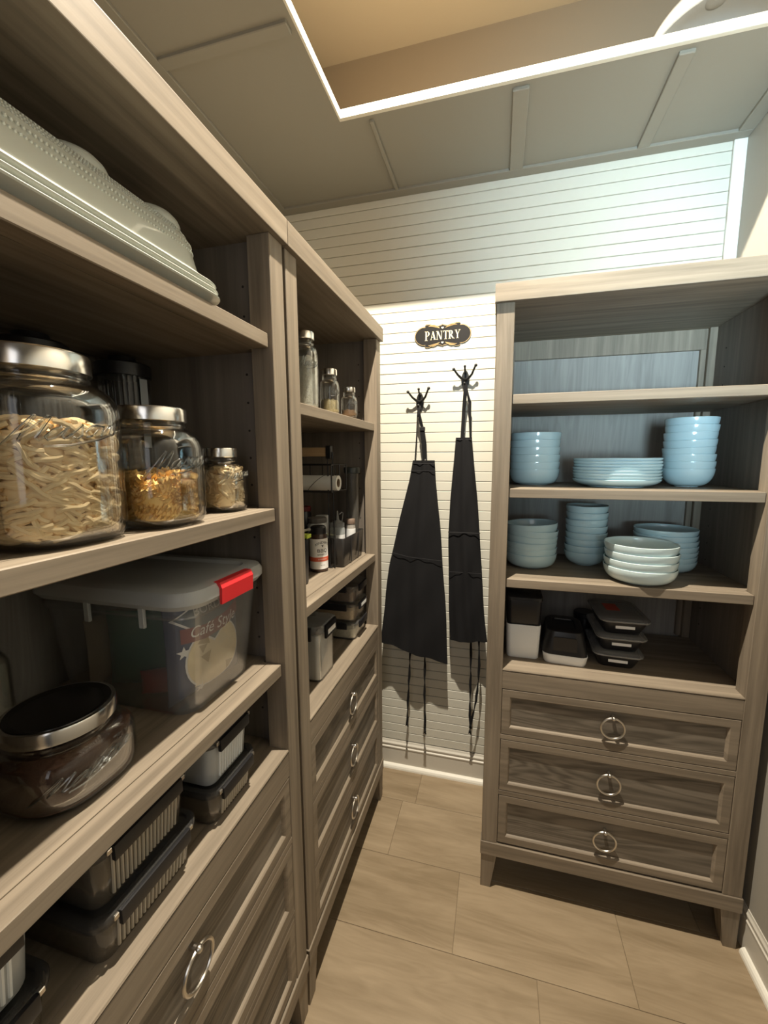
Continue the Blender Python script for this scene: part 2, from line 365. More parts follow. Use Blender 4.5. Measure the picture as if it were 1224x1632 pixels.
# ------------------------------------------------------------------ pantry cabinets
H, CR, G, P_, PD, D = 2.13, .0534, .0055, .055, .055, .495
DECK = .874
DRZ = [(.6302, .8007), (.4113, .6105), (.1990, .3918)]
def cabinet(label, W, loc, rz, shelves):
    t = thing('pantry_cabinet', label, 'cabinet', loc, rz, None)
    bm = bm_new(); box(bm, (0, -.012, H-CR), (W, D, H), .0018, 2); part('crown', bm, W_X, t)
    xi0, xi1 = G+P_, W-G-P_
    for s in (0, 1):
        for k, (ya, yb) in enumerate(((0, PD), (D-.05, D))):
            x0 = G if s == 0 else W-G-P_; x1 = x0+P_
            bm = bm_new(); box(bm, (x0, ya, .193), (x1, yb, H-CR), .0015)
            part('post', bm, W_Z, t)
            # tapered foot
            bm = bm_new(); i0 = x0 if s == 0 else x0+.019; i1 = x1-.019 if s == 0 else x1
            f = [bm.verts.new(p) for p in ((i0, ya+.002, 0), (i1, ya+.002, 0), (i1, yb-.012, 0), (i0, yb-.012, 0))]
            g = [bm.verts.new(p) for p in ((x0, ya, .14), (x1, ya, .14), (x1, yb, .14), (x0, yb, .14))]
            loop_faces(bm, f, g); bm.faces.new(list(reversed(f))); bm.faces.new(g); part('foot', bm, W_Z, t)
        x0 = G+.010 if s == 0 else W-G-.030
        bm = bm_new(); box(bm, (x0, .03, .15), (x0+.020, D-.02, H-CR)); part('side_panel', bm, wood('driftwood_side_panel', 'z', (.14, .12, .10), (.23, .20, .168)), t)
        bm = bm_new(); xh = x0+.0200 if s == 0 else x0
        for yy in (.085, .375):
            z = .96
            while z < 2.02:
                lathe_pts = [(0, yy+.0028*cos(a), z+.0028*sin(a)) for a in [2*pi*i/8 for i in range(8)]]
                a = [bm.verts.new((xh-.0008, p[1], p[2])) for p in lathe_pts]; b = [bm.verts.new((xh+.0008, p[1], p[2])) for p in lathe_pts]
                loop_faces(bm, a, b); bm.faces.new(a); bm.faces.new(b); z += .064
        part('shelf_pin_holes', bm, DARKW, t, kind='stuff')
    bm = bm_new(); box(bm, (G-.003, -.004, .140), (W-G+.003, .035, .193), .0015); part('base_rail', bm, W_X, t)
    bm = bm_new(); box(bm, (xi0, .001, .8022), (xi1, .03, .8655), .001); part('top_rail', bm, W_X, t)
    for zz in (.6115, .3928):
        bm = bm_new(); box(bm, (xi0, .001, zz), (xi1, .03, zz+.0177), .0008); part('divider_rail', bm, W_X, t)
    bm = bm_new(); box(bm, (G+.03, D-.020, .15), (W-G-.03, D-.010, H-CR)); part('back_panel', bm, W_BK, t)
    for lo, hi in (((G+P_-.001, D-.034, H-CR-.075), (W-G-P_+.001, D-.019, H-CR)), ((G+P_, D-.034, DECK), (G+P_+.018, D-.019, H-CR-.075)), ((W-G-P_-.018, D-.034, DECK), (W-G-P_, D-.019, H-CR-.075))):
        bm = bm_new(); box(bm, lo, hi, .001); part('back_frame', bm, W_Z, t)
    bm = bm_new()
    vs = [(xi0, 0)]
    prism(bm, [(.0035, .868), (.0, .871), (.0015, .874), (PD, .874), (PD, .850), (.0035, .850)], xi0, xi1, 'x')
    box(bm, (G+.031, PD+.0008, .850), (W-G-.031, D-.052, .874)); part('deck', bm, W_X, t)
    bm = bm_new(); box(bm, (xi0-.001, .035, .15), (xi1+.001, D-.05, .16)); box(bm, (xi0-.001, .0235, .16), (xi1+.001, .030, .85)); part('carcass', bm, DARKW, t)
    for z0 in shelves:
        bm = bm_new(); box(bm, (xi0+.0012, .011, z0-.030), (xi1-.0012, .048, z0), .0015)
        box(bm, (xi0+.0012, .0486, z0-.030), (xi1-.0012, .060, z0)); box(bm, (G+.0315, .060, z0-.030), (W-G-.0315, D-.052, z0)); part('shelf', bm, W_X, t)
    for z0, z1 in DRZ:
        a, b = xi0+.0015, xi1-.0015; z0 += .0012; z1 -= .0012; fwid = .026
        bm = bm_new()
        def ring(ins, y): return [bm.verts.new(p) for p in ((a+ins, y, z0+ins), (b-ins, y, z0+ins), (b-ins, y, z1-ins), (a+ins, y, z1-ins))]
        rs = [ring(0, .022), ring(0, .0022), ring(.0012, .001), ring(fwid, .001), ring(fwid+.0025, .003), ring(fwid+.004, .0045), ring(fwid+.0065, .0085), ring(fwid+.0068, .0095)]
        for p, q in zip(rs, rs[1:]): loop_faces(bm, p, q)
        bm.faces.new(rs[0])
        dr = part('drawer', bm, W_X, t)
        bm = bm_new(); box(bm, (a+fwid+.0060, .0093, z0+fwid+.0060), (b-fwid-.0060, .020, z1-fwid-.0060)); part('drawer_panel', bm, W_DR, dr)
        xc, zc = (a+b)/2, (z0+z1)/2; bm = bm_new(); rr_ = .0355
        tube(bm, [(xc+rr_*sin(q), -.004-.006*(1-cos(q))/2*0, zc+rr_*cos(q)) for q in [2*pi*i/40 for i in range(40)]], .0034, 8, closed=True)
        tube(bm, [(xc, .0093, zc+rr_+.001), (xc, -.006, zc+rr_+.001)], .0055, 12); sphere(bm, (xc, -.007, zc+rr_+.001), .0068, 12)
        part('ring_pull', bm, NICKEL, dr, True)
    return t
WA, WB_, WR = .7985, .7935, .8304
XR, YR = .463, .4785
cabinet('left-hand driftwood cabinet nearest the camera, holding pasta jars, a plastic tote and ribbed tubs', WA, (0, -.800, 0), pi/2, [1.8704, 1.4841, 1.1010])
cabinet('far left driftwood cabinet next to the apron hooks, holding glass jars and a black bin', WB_, (0, .0005, 0), pi/2, [1.7418, 1.1927])
cabinet('driftwood cabinet against the right wall holding blue bowls and plates above three drawers', WR, (XR, YR, 0), 0, [1.8001, 1.4993, 1.1940])

#@@ITEMS
# ------------------------------------------------------------------ blue tableware
def bowl_mesh(R, h, foot, m, curve=.45, th=.0035, floor_z=.006):
    """open bowl of rim radius R and height h"""
    bm = bm_new(); pr = [(foot*.92, .0), (foot, .0), (foot, .003)]
    for i in range(1, 13):
        t = i/12; a = t*pi/2
        pr.append((foot+(R-foot)*sin(a)**(curve*2), .003+(h-.003)*(1-cos(a))**(.9)))
    pr += [(R-th*.4, h+.0012), (R-th, h-.0005)]
    for i in range(11, -1, -1):
        t = i/12; a = t*pi/2
        pr.append((max(.001, (foot-.004)+(R-th-foot+.004)*sin(a)**(curve*2)), floor_z+(h-floor_z)*(1-cos(a))**(.9)))
    lathe(bm, pr, n=44, cap0=True, cap1=True)
    return bm
def stack(kind, what, cat, x, y, z, n, pitch, R, h, foot, m, where, group, curve=.45, tilts=None, name='bowl'):
    first = None
    for k in range(n):
        lab = f'{what}, {ORD[k]} {where}' if k < n-1 else f'{what}, topmost {where}'
        dx, dy = (0 if k == 0 else random.uniform(-.0015, .0015) for _ in range(2))
        loc = (x+dx, y+dy, z+.0002+k*pitch)
        rot = (0, 0, random.uniform(0, 6))
        if tilts and k in tilts: rot = (tilts[k][0], tilts[k][1], 0)
        if first is None:
            first = part(name, bowl_mesh(R, h, foot, m, curve), m, None, True, angle=50); first.location = loc
            tag(first, lab, cat, group)
        else:
            o = first.copy(); COL.objects.link(o); o.location = loc; o.rotation_euler = rot; o['label'] = lab
random.seed(11)
stack('b', 'pale blue bowl', 'bowl', .621, .742, 1.4993, 6, .0265, .0900, .058, .052, BLUE, 'in the left stack beside the plates', 'bowls left of the plates', .3)
stack('p', 'pale blue plate', 'plate', .889, .690, 1.4993, 8, .0102, .1390, .026, .090, BLUE, 'in the plate pile', 'plates piled on the second shelf', .5, name='plate')
stack('b', 'deep pale blue bowl', 'bowl', 1.120, .720, 1.4993, 8, .0240, .0770, .062, .034, BLUE, 'in the tall right stack', 'deep bowls right of the plates', .42, {3: (.03, -.05), 4: (.02, -.04)})
stack('b', 'pale blue bowl', 'bowl', .617, .700, 1.1940, 6, .0225, .0930, .052, .055, BLUE, 'in the left stack below the plates', 'bowls at the left of the third shelf', .3, {3: (.0, .05), 4: (0, .05), 5: (0, -.04)})
stack('b', 'small pale blue bowl', 'bowl', .820, .770, 1.1940, 8, .0250, .0740, .052, .034, BLUE, 'in the tall narrow stack', 'small bowls on the third shelf', .42, {5: (0, -.04)})
stack('b', 'wide pale blue bowl', 'bowl', 1.086, .765, 1.1940, 7, .0185, .1010, .040, .065, BLUE, 'in the rear right stack', 'wide bowls behind the front stack', .36)
stack('b', 'wide ice blue bowl', 'bowl', .952, .582, 1.1940, 4, .0255, .1080, .050, .065, BOWLW, 'in the front stack', 'wide bowls at the front of the shelf', .36)

# ------------------------------------------------------------------ lower right shelf: containers
def tub(bm, w_, d_, h, r, taper=.9, wall=.002):
    loft(bm, [(0, w_*taper, d_*taper, r*.8), (.004, w_*taper+.004, d_*taper+.004, r), (h, w_, d_, r)], cap1=False)
def hollow(bm, w_, d_, h, r, taper=.9, wall=.0025, n=5):
    lv = [(0, w_*taper-.006, d_*taper-.006, r*.8), (.004, w_*taper, d_*taper, r), (h-.0015, w_, d_, r), (h, w_-.001, d_-.001, r),
          (h, w_-2*wall+.001, d_-2*wall+.001, r-wall), (h-.0015, w_-2*wall, d_-2*wall, r-wall), (.006, w_*taper-2*wall, d_*taper-2*wall, r-wall)]
    loft(bm, lv, n=n)
t = thing('food_container', 'tall white plastic container under a black one on the lowest right shelf', 'container', (.594, .648, DECK))
bm = bm_new(); hollow(bm, .120, .150, .128, .016, .93); part('tub', bm, WHITEP, t, True)
t = thing('food_container', 'black plastic container with clear lid standing on the tall white one', 'container', (.594, .648, DECK+.1285))
bm = bm_new(); hollow(bm, .120, .150, .100, .016, .96); part('tub', bm, BLACK, t, True)
bm = bm_new(); loft(bm, [(.0902, .126, .156, .018), (.102, .126, .156, .018), (.104, .118, .148, .016)]); part('lid', bm, SMOKE, t, True)
t = thing('food_container', 'low white plastic tub beneath an upturned black tub, beside the labelled meal boxes', 'container', (.742, .650, DECK), radians(-4))
bm = bm_new(); hollow(bm, .150, .190, .036, .026, .94); part('tub', bm, WHITEP, t, True)
t = thing('food_container', 'upturned black plastic tub resting on the low white tub', 'container', (.740, .653, DECK+.0365), radians(-4))
bm = bm_new(); loft(bm, [(0, .150, .190, .028), (.006, .150, .190, .028), (.060, .132, .170, .034), (.078, .124, .160, .034), (.082, .112, .148, .03), (.082, .074, .090, .01), (.078, .070, .086, .01)]); part('tub', bm, BLACK, t, True)
bm = bm_new(); pts = rr(.078, .062, .008)
prism(bm, [(x, zz+.032) for x, zz in pts], -.0935, -.0905); part('front_panel', bm, mat('glossy_black_panel', (.03, .03, .032), .12), t)
t = thing('round_container', 'small round black container behind the upturned tub and meal boxes', 'container', (.845, .835, DECK))
bm = bm_new(); lathe(bm, [(.034, 0), (.038, .004), (.038, .09), (.040, .092), (.040, .104), (.036, .107)], n=32, cap0=True, cap1=True); part('body', bm, BLACK, t, True)
for k in range(3):
    t = thing('meal_box', ['black meal box with clear lid and white label, bottom of three', 'black meal box with clear lid and white label, middle of three',
              'black meal box with a red mark on its clear lid, top of three'][k], 'container', (.912+.004*k, .672, DECK+.0002+k*.0615), radians(-3+2*k), 'labelled meal boxes')
    bm = bm_new(); hollow(bm, .150, .215, .052, .026, .78); part('box', bm, BLACK, t, True)
    bm = bm_new(); loft(bm, [(.0490, .160, .225, .030), (.053, .162, .227, .031), (.055, .160, .225, .03), (.0552, .150, .215, .026), (.0592, .140, .205, .024), (.0600, .134, .198, .022)]); part('lid', bm, MEALLID, t, True)
    bm = bm_new(); box(bm, (-.030, -.0992, .024), (.030, -.0975, .041), .0004); lb = part('label_strip', bm, LABEL, t, label='white paper label strip')
    lb.rotation_euler = (0, 0, 0)
    bm = text_bm('MEAL PREP' if False else '- - - -', .008, lambda u, v: (u, -.0996, .0325+v)); bm.free()
    if k == 2:
        bm = bm_new(); box(bm, (-.040, -.02, .0601), (.005, .05, .0606)); part('red_mark', bm, mat('faded_red_print', (.45, .08, .05), .6), t)

# ------------------------------------------------------------------ glass jars
SCRIPT = {  # cursive strokes, one polyline each, unit height
 'M': ([(0, -.25), (.12, .15), (.30, 1.0), (.33, .95), (.30, .1), (.55, .95), (.60, .9), (.58, .12), (.66, .02), (.78, .2)], .70),
 'a': ([(.38, .42), (.25, .5), (.1, .38), (.04, .15), (.12, .02), (.26, .1), (.40, .48), (.36, .12), (.44, .02), (.56, .18)], .50),
 's': ([(.0, .12), (.2, .55), (.24, .35), (.30, .12), (.22, .0), (.08, .06)], .34),
 'o': ([(.28, .46), (.14, .46), (.05, .22), (.12, .02), (.28, .05), (.36, .3), (.28, .46), (.46, .4)], .44),
 'n': ([(.02, .45), (.06, .02), (.22, .42), (.32, .44), (.32, .06), (.40, .0), (.54, .2)], .5)}
def mason_strokes(word, width, height):
    x = 0; out = []
    for ch in word:
        pl, adv = SCRIPT[ch]; out.append([(x+px+.35*py, py) for px, py in pl]); x += adv
    s = width/x
    out = [[((px-x/2)*s, (py-.4)*height) for px, py in pl] for pl in out]
    out.append([(-.20*width, -.62*height), (0, -.66*height), (.30*width, -.52*height), (.46*width, -.36*height)])
    return out
def superk(a, sq): return (abs(cos(a))**sq+abs(sin(a))**sq)**(-1/sq) if sq != 2 else 1
def jar(label, x, y, z, r, h, lr, lh, sq=2.8, facing=0.0, word_z=.5, word_w=1.0, lidmat=None, group=None, neck=.012, lidtop=None, shoulder=.10):
    t = thing('glass_jar', label, 'jar', (x, y, z+.0002), 0, group)
    hb = h-lh; zs = hb-neck                      # body top, shoulder end
    sh = max(.02, shoulder*h+.012)
    pr = [(r*.55, .0), (r*.80, .0005), (r*.92, .006), (r*.985, .016), (r, .03)]
    pr += [(r, zs-sh)]
    for i in range(1, 8):
        a = pi/2*i/7; pr.append((lr*.97+(r-lr*.97)*cos(a), zs-sh+sh*sin(a)))
    pr += [(lr*.94, zs+.002), (lr*.99, zs+.004), (lr*.99, zs+.007), (lr*.94, zs+.009), (lr*.94, hb+lh*.7)]
    bm = bm_new(); n = 56
    rings = []
    inner = [(max(.001, rr_-.0028), zz+(.004 if zz < .03 else 0)) for rr_, zz in reversed(pr)]
    for rr_, zz in pr+inner:
        f = min(1, max(0, (rr_-lr)/(max(r-lr, .001)))) if zz > zs-sh else 1
        q = 2+(sq-2)*f
        rings.append([bm.verts.new((rr_*.97**(q > 2.2)*superk(2*pi*i/n, q)*cos(2*pi*i/n), rr_*.97**(q > 2.2)*superk(2*pi*i/n, q)*sin(2*pi*i/n), zz)) for i in range(n)])
    for a, b in zip(rings, rings[1:]): loop_faces(bm, a, b)
    bm.faces.new(list(reversed(rings[0]))); bm.faces.new(rings[-1])
    part('glass_body', bm, GLASS, t, True, angle=60)
    bm = bm_new(); z0 = hb
    lathe(bm, [(lr*1.0, z0), (lr*1.03, z0+.001), (lr*1.03, h-.003), (lr*1.01, h-.0005), (lr*.96, h), (lr*.90, h-.0012)], n=56, cap0=True, cap1=lidtop is None)
    lid = part('lid', bm, lidmat or LIDM, t, True)
    if lidtop:
        bm = bm_new(); lathe(bm, [(lr*.955, h-.002), (lr*.93, h+.001), (lr*.80, h-.002), (lr*.5, h-.004)], n=48, cap0=True, cap1=True); part('lid_disc', bm, lidtop, lid, True)
    if word_w:
        bm = bm_new(); zc = h*word_z; wd = r*1.5*word_w
        for st in mason_strokes('Mason', wd, min(.030, h*.17)):
            P = []
            for i in range(len(st)-1):
                for k in range(4):
                    f = k/4; P.append((st[i][0]*(1-f)+st[i+1][0]*f, st[i][1]*(1-f)+st[i+1][1]*f))
            P.append(st[-1]); Q = []
            for u, v in P:
                vz = v+u*.12
                a = facing+u/r; k_ = superk(a, sq)*(.97 if sq > 2.2 else 1)
                Q.append(((r+.0004)*k_*cos(a), (r+.0004)*k_*sin(a), zc+vz))
            tube(bm, Q, .0010*max(1, r/.06), 5)
        part('embossed_lettering', bm, EMB, t, True, label='raised cursive lettering reading Mason')
    return t
FACE = atan2(-.41, .59)
jar('largest steel-lidded glass jar full of thin twisted pasta, nearest the camera', -.107, -.485, 1.4841, .086, .250, .062, .026, facing=-.28, word_z=.60)
jar('middle-sized steel-lidded glass jar half full of orange spiral pasta', -.084, -.322, 1.4841, .072, .198, .052, .023, facing=-.22, word_z=.56)
jar('smallest steel-lidded glass jar of pale penne beside the cabinet side', -.099, -.127, 1.4841, .050, .137, .034, .020, facing=-.22, word_z=.60, shoulder=.16)
jar('squat glass jar with black-topped steel lid and dark brown contents', -.150, -.470, 1.1010, .088, .124, .070, .022, facing=-.30, word_z=.46, lidtop=mat('black_lid_disc', (.012, .011, .010), .22), shoulder=.14)
jar('glass jar of crumpled pale contents in the shadow behind the squat jar', -.385, -.470, 1.1010, .070, .20, .050, .020, word_w=0)
jar('tallest narrow glass jar of white flakes on the far cabinet upper shelf', -.083, .255, 1.7418, .042, .226, .031, .022, sq=2.3, facing=-.75, word_z=.60, neck=.018)
jar('medium narrow glass jar with a little yellow grain in the bottom', -.066, .405, 1.7418, .033, .150, .025, .020, sq=2.3, facing=-.75, word_z=.52, neck=.016)
jar('smallest narrow glass jar with brown seasoning on the far cabinet upper shelf', -.042, .525, 1.7418, .030, .110, .022, .017, sq=2.3, facing=-.75, word_z=.52, neck=.014)

PASTA1 = mat('casarecce_pasta', (.86, .66, .38), .75, var=(60, .12))
PASTA2 = mat('fusilli_pasta', (.88, .60, .22), .75, var=(60, .14))
PASTA3 = mat('penne_pasta', (.86, .68, .42), .75, var=(60, .12))
def piece_curved(bm, c, d, up_, L, r, bend):
    s = d.cross(up_).normalized(); pts = []
    for i in range(6):
        t = i/5-.5; pts.append(c+d*(t*L)+up_*(bend*(1-4*t*t))+s*(bend*.4*sin(t*5)))
    tube(bm, pts, r, 6, cap=True)
def piece_spiral(bm, c, d, up_, L, r, bend):
    s = d.cross(up_).normalized(); u_ = s.cross(d).normalized(); N = 12; ph = random.uniform(0, 6); prev = None
    for i in range(N+1):
        t = i/N; a0 = ph+t*2*pi*1.6; ring = []
        for k in range(6):
            a = a0+k*pi/3; q = r if k % 2 == 0 else r*.34
            ring.append(bm.verts.new(c+d*((t-.5)*L)+s*q*cos(a)+u_*q*sin(a)))
        if prev: loop_faces(bm, prev, ring)
        else: bm.faces.new(list(reversed(ring)))
        prev = ring
    bm.faces.new(prev)
def piece_penne(bm, c, d, up_, L, r, bend):
    s = d.cross(up_).normalized(); u_ = s.cross(d).normalized(); n = 8; rings = []
    for t, rr_, sl in ((-.5, r, .8), (.5, r, .8), (.5, r*.65, .8), (-.3, r*.65, 0)):
        rings.append([bm.verts.new(c+d*(t*L)+d*(sl*rr_*cos(2*pi*k/n))+s*rr_*cos(2*pi*k/n)+u_*rr_*sin(2*pi*k/n)) for k in range(n)])
    for a, b in zip(rings, rings[1:]): loop_faces(bm, a, b)
    bm.faces.new(rings[0])
def fill(name, label, cat, x, y, z, r, sq, zmax, n, fn, L, pr, bend, m, core=.80, ztop=0.008):
    bm = bm_new(); random.seed(len(label))
    lathe(bm, [(r*.5, .008), (r*core, .014), (r*core, zmax-pr*1.5), (r*core*.6, zmax-pr*.5)], n=24, sq=sq, cap0=True, cap1=True)
    for k in range(n):
        top = k > n*.82
        for _ in range(20):
            a = random.uniform(0, 2*pi); kk = superk(a, sq)*.97
            rad = (random.uniform(.0, .92) if top else random.uniform(.84, .93))*r*kk-pr
            zz = zmax+random.uniform(-.006, ztop) if top else random.uniform(.010+pr, zmax)
            c = Vector((rad*cos(a), rad*sin(a), zz))
            tang = Vector((-sin(a), cos(a), 0)); el = random.gauss(0, .45)
            if top: th = random.uniform(0, pi); d = Vector((cos(th), sin(th), random.uniform(-.35, .35))).normalized()
            else: d = (tang*cos(el)+Vector((0, 0, 1))*sin(el)).normalized()
            ok = True
            for s_ in (-.5, .5):
                e = c+d*(L*s_); rr_ = sqrt(e.x*e.x+e.y*e.y); ea = atan2(e.y, e.x)
                if rr_ > r*.955*superk(ea, sq)*.97-pr: 
                    ok = False
                if e.z < pr+.006: ok = False
            if ok: break
        else:
            # push inwards so both ends clear the glass
            c *= .86; c.z = max(c.z, .02)
            if not top: d = (tang+Vector((0, 0, .15))).normalized()
        out = Vector((cos(a), sin(a), 0)) if not top else Vector((0, 0, 1))
        if abs(d.dot(out)) > .95: out = Vector((0, 0, 1))
        fn(bm, c, d, out, L*random.uniform(.85, 1.1), pr, bend*random.uniform(.5, 1.3))
    o = part(name, bm, m, None, True, angle=50); o.location = (x, y, z+.0002)
    return tag(o, label, cat, kind='stuff')
fill('pasta', 'thin curled cream pasta filling the largest jar', 'pasta', -.107, -.485, 1.4841, .083, 2.8, .152, 850, piece_curved, .032, .0035, .0055, PASTA1)
fill('pasta', 'orange spiral pasta half filling the middle jar', 'pasta', -.084, -.322, 1.4841, .069, 2.8, .083, 250, piece_spiral, .036, .0068, 0, PASTA2)
fill('pasta', 'pale penne in the smallest jar beside the cabinet side', 'pasta', -.099, -.127, 1.4841, .047, 2.8, .086, 190, piece_penne, .031, .0043, 0, PASTA3)
def content(label, cat, x, y, z, r, sq, h, m, name, amp=.003):
    bm = bm_new(); lathe(bm, [(r*.6, .006), (r*.93, .012), (r*.95, .03), (r*.95, h-.004), (r*.8, h+amp), (r*.35, h-amp*.3)], n=36, sq=sq, cap0=True, cap1=True)
    for v in bm.verts:
        if v.co.z > h-.006: v.co.z += random.uniform(-amp, amp)
    o = part(name, bm, m, None, True); o.location = (x, y, z+.0002); return tag(o, label, cat, kind='stuff')
content('dark brown dried contents of the squat jar', 'food', -.150, -.470, 1.1010, .0835, 2.8, .084, mat('dark_cocoa_brown', (.085, .042, .025), .7, bump=(160, .8), var=(70, .5)), 'dried_food')
content('pale crumpled contents of the jar in the shadow', 'food', -.385, -.470, 1.1010, .066, 2.8, .150, mat('pale_crumpled_food', (.55, .53, .46), .8, bump=(60, 1), var=(40, .3)), 'dried_food')
content('white flakes filling the tallest narrow jar', 'food', -.083, .255, 1.7418, .039, 2.3, .150, mat('white_flakes', (.62, .62, .55), .9, bump=(200, 1), var=(90, .25)), 'flakes')
content('yellow grain in the bottom of the medium narrow jar', 'food', -.066, .405, 1.7418, .0305, 2.3, .048, mat('yellow_grain', (.60, .50, .28), .9, bump=(400, 1), var=(300, .5)), 'grain')
content('brown seasoning in the smallest narrow jar', 'food', -.042, .525, 1.7418, .0275, 2.3, .026, mat('brown_seasoning', (.36, .22, .12), .9, bump=(400, 1), var=(300, .3)), 'seasoning')

# canisters in the shadow behind the pasta
for k, (x, y, h) in enumerate(((-.365, -.300, .345), (-.360, -.112, .345))):
    t = thing('canister', ['ribbed clear canister with black lid behind the largest pasta jar', 'ribbed clear canister with black lid and a pale scoop behind the middle pasta jar'][k], 'canister', (x, y, 1.4843), 0, 'canisters behind the pasta jars')
    bm = bm_new(); n = 72; pf = [(.045, 0), (.050, .004), (.050, h-.04)]
    rings = [[bm.verts.new(((r_+(.0012 if i % 2 else 0))*cos(2*pi*i/n), (r_+(.0012 if i % 2 else 0))*sin(2*pi*i/n), zz)) for i in range(n)] for r_, zz in pf]
    for a, b in zip(rings, rings[1:]): loop_faces(bm, a, b)
    bm.faces.new(list(reversed(rings[0]))); part('ribbed_body', bm, SMOKE, t, True)
    bm = bm_new(); lathe(bm, [(.050, h-.045), (.056, h-.044), (.057, h-.018), (.052, h-.014), (.030, h-.014), (.028, h), (.020, h+.001)], n=40, cap0=True, cap1=True); part('lid', bm, BLACK, t, True)
    if k:
        bm = bm_new(); box(bm, (.0535, -.010, .14), (.0560, .010, .295), .001); part('pale_strip', bm, mat('pale_grey_strip', (.42, .46, .50), .4), t)

# ------------------------------------------------------------------ stoneware on the top left shelf
def platter(label, z, w_, d_, grp, cx, cy):
    bm = bm_new()
    loft(bm, [(0, w_*.86, d_*.86, .03), (.004, w_*.90, d_*.90, .035), (.010, w_*.96, d_*.95, .045), (.0130, w_, d_, .05), (.0155, w_+.002, d_+.002, .05), (.0175, w_-.002, d_-.002, .05), (.0165, w_*.95, d_*.94, .045), (.009, w_*.88, d_*.88, .035), (.008, w_*.8, d_*.8, .03)], n=8)
    o = part('platter', bm, CERAM, None, True); o.location = (cx, cy, z); tag(o, label, 'platter', grp)
PX0, PY0 = -.172, -.455
for k in range(3):
    platter(['lowest pale grey rectangular platter on the top left shelf', 'middle pale grey rectangular platter of the three on the top left shelf', 'uppermost pale grey rectangular platter under the beaded dish'][k],
        1.8706+k*.0100, .330-.004*k, .520-.004*k, 'stacked platters', PX0-.0*k, PY0)
t = thing('baking_dish', 'long pale grey stoneware dish with beaded rim, upturned on the platters', 'dish', (PX0, PY0, 1.8706+.0200+.0175))
bm = bm_new()
loft(bm, [(0, .290, .475, .045), (.004, .296, .480, .05), (.010, .292, .476, .05), (.012, .286, .470, .05), (.030, .280, .462, .05), (.060, .270, .450, .05), (.075, .250, .430, .05), (.084, .232, .412, .05), (.088, .20, .38, .04)], n=8)
dish = part('dish', bm, CERAM, t, True)
for zz, w_, d_, rb, nb in ((.0440, .2755, .4570, .0024, 260), (.0540, .2725, .4535, .0028, 230), (.0650, .2640, .4440, .0018, 300), (.0700, .2575, .4370, .0018, 300), (.0750, .2510, .4305, .0018, 300)):
    bm = bm_new(); pts = rr(w_, d_, .05, 10); pts.append(pts[0]); L_ = [0]
    for a, b in zip(pts, pts[1:]): L_.append(L_[-1]+math.dist(a, b))
    j = 0
    for k in range(nb):
        s_ = L_[-1]*k/nb
        while L_[j+1] < s_: j += 1
        f = (s_-L_[j])/max(1e-9, (L_[j+1]-L_[j])); x = pts[j][0]*(1-f)+pts[j+1][0]*f; y = pts[j][1]*(1-f)+pts[j+1][1]*f
        bmesh.ops.create_icosphere(bm, subdivisions=1, radius=rb, matrix=Matrix.Translation((x, y, zz)))
    part('bead_row', bm, CERAM, t, True, kind='stuff')
for k, (yy, xx) in enumerate(((-.262, -.112), (-.400, -.112), (-.538, -.112))):
    bm = bm_new(); lathe(bm, [(.040, 0), (.045, .002), (.046, .009), (.043, .016), (.036, .023), (.024, .028), (.010, .029)], n=40, cap0=True, cap1=True)
    o = part('ramekin', bm, CERAM, None, True); o.location = (xx, yy, 1.8706+.0375+.0882)
    tag(o, ['small upturned round dish on the baking dish, nearest the cabinet side', 'small upturned round dish in the middle of the row on the baking dish', 'small upturned round dish on the baking dish, nearest the camera'][k], 'dish', 'small dishes on the baking dish')

# ------------------------------------------------------------------ tote with snack bags
TX, TY, TZ = -.235, -.190, 1.1012
t = thing('storage_tote', 'cloudy clear plastic tote with milky lid and red latch holding snack bags', 'storage box', (TX, TY, TZ))
bm = bm_new(); hollow(bm, .375, .245, .232, .045, .86, .003, 8); part('bin', bm, TOTE, t, True)
bm = bm_new(); loft(bm, [(.205, .372, .242, .045), (.203, .382, .252, .05), (.212, .384, .254, .05), (.213, .374, .244, .045)], n=8, cap0=False, cap1=False); part('rim_band', bm, CLEARP, t, True)
bm = bm_new(); loft(bm, [(.222, .388, .258, .052), (.2325, .404, .274, .056), (.246, .404, .274, .056), (.256, .392, .262, .05), (.259, .370, .240, .045), (.2585, .330, .20, .03), (.252, .32, .19, .03), (.2515, .20, .10, .02)], n=8); part('lid', bm, TOTELID, t, True)
for s_, nm in ((1, 'latch'), (-1, 'latch')):
    bm = bm_new(); X0 = .2025*s_
    pts = [(X0-.030*s_, .2585), (X0+.001*s_, .2575), (X0+.006*s_, .246), (X0+.004*s_, .214), (X0-.001*s_, .214), (X0-.0005*s_, .246), (X0-.032*s_, .2500)]
    prism(bm, [(p[0], p[1]) for p in pts], -.052, .052); la = part(nm, bm, RED, t)
bm = bm_new()
for yy in (-.136,):
    pass
bm.free()
for xx in (.085, -.045):
    bm = bm_new(); box(bm, (xx, -.131, .185), (xx+.012, -.124, .224), .001); part('hinge_tab', bm, TOTELID, t)
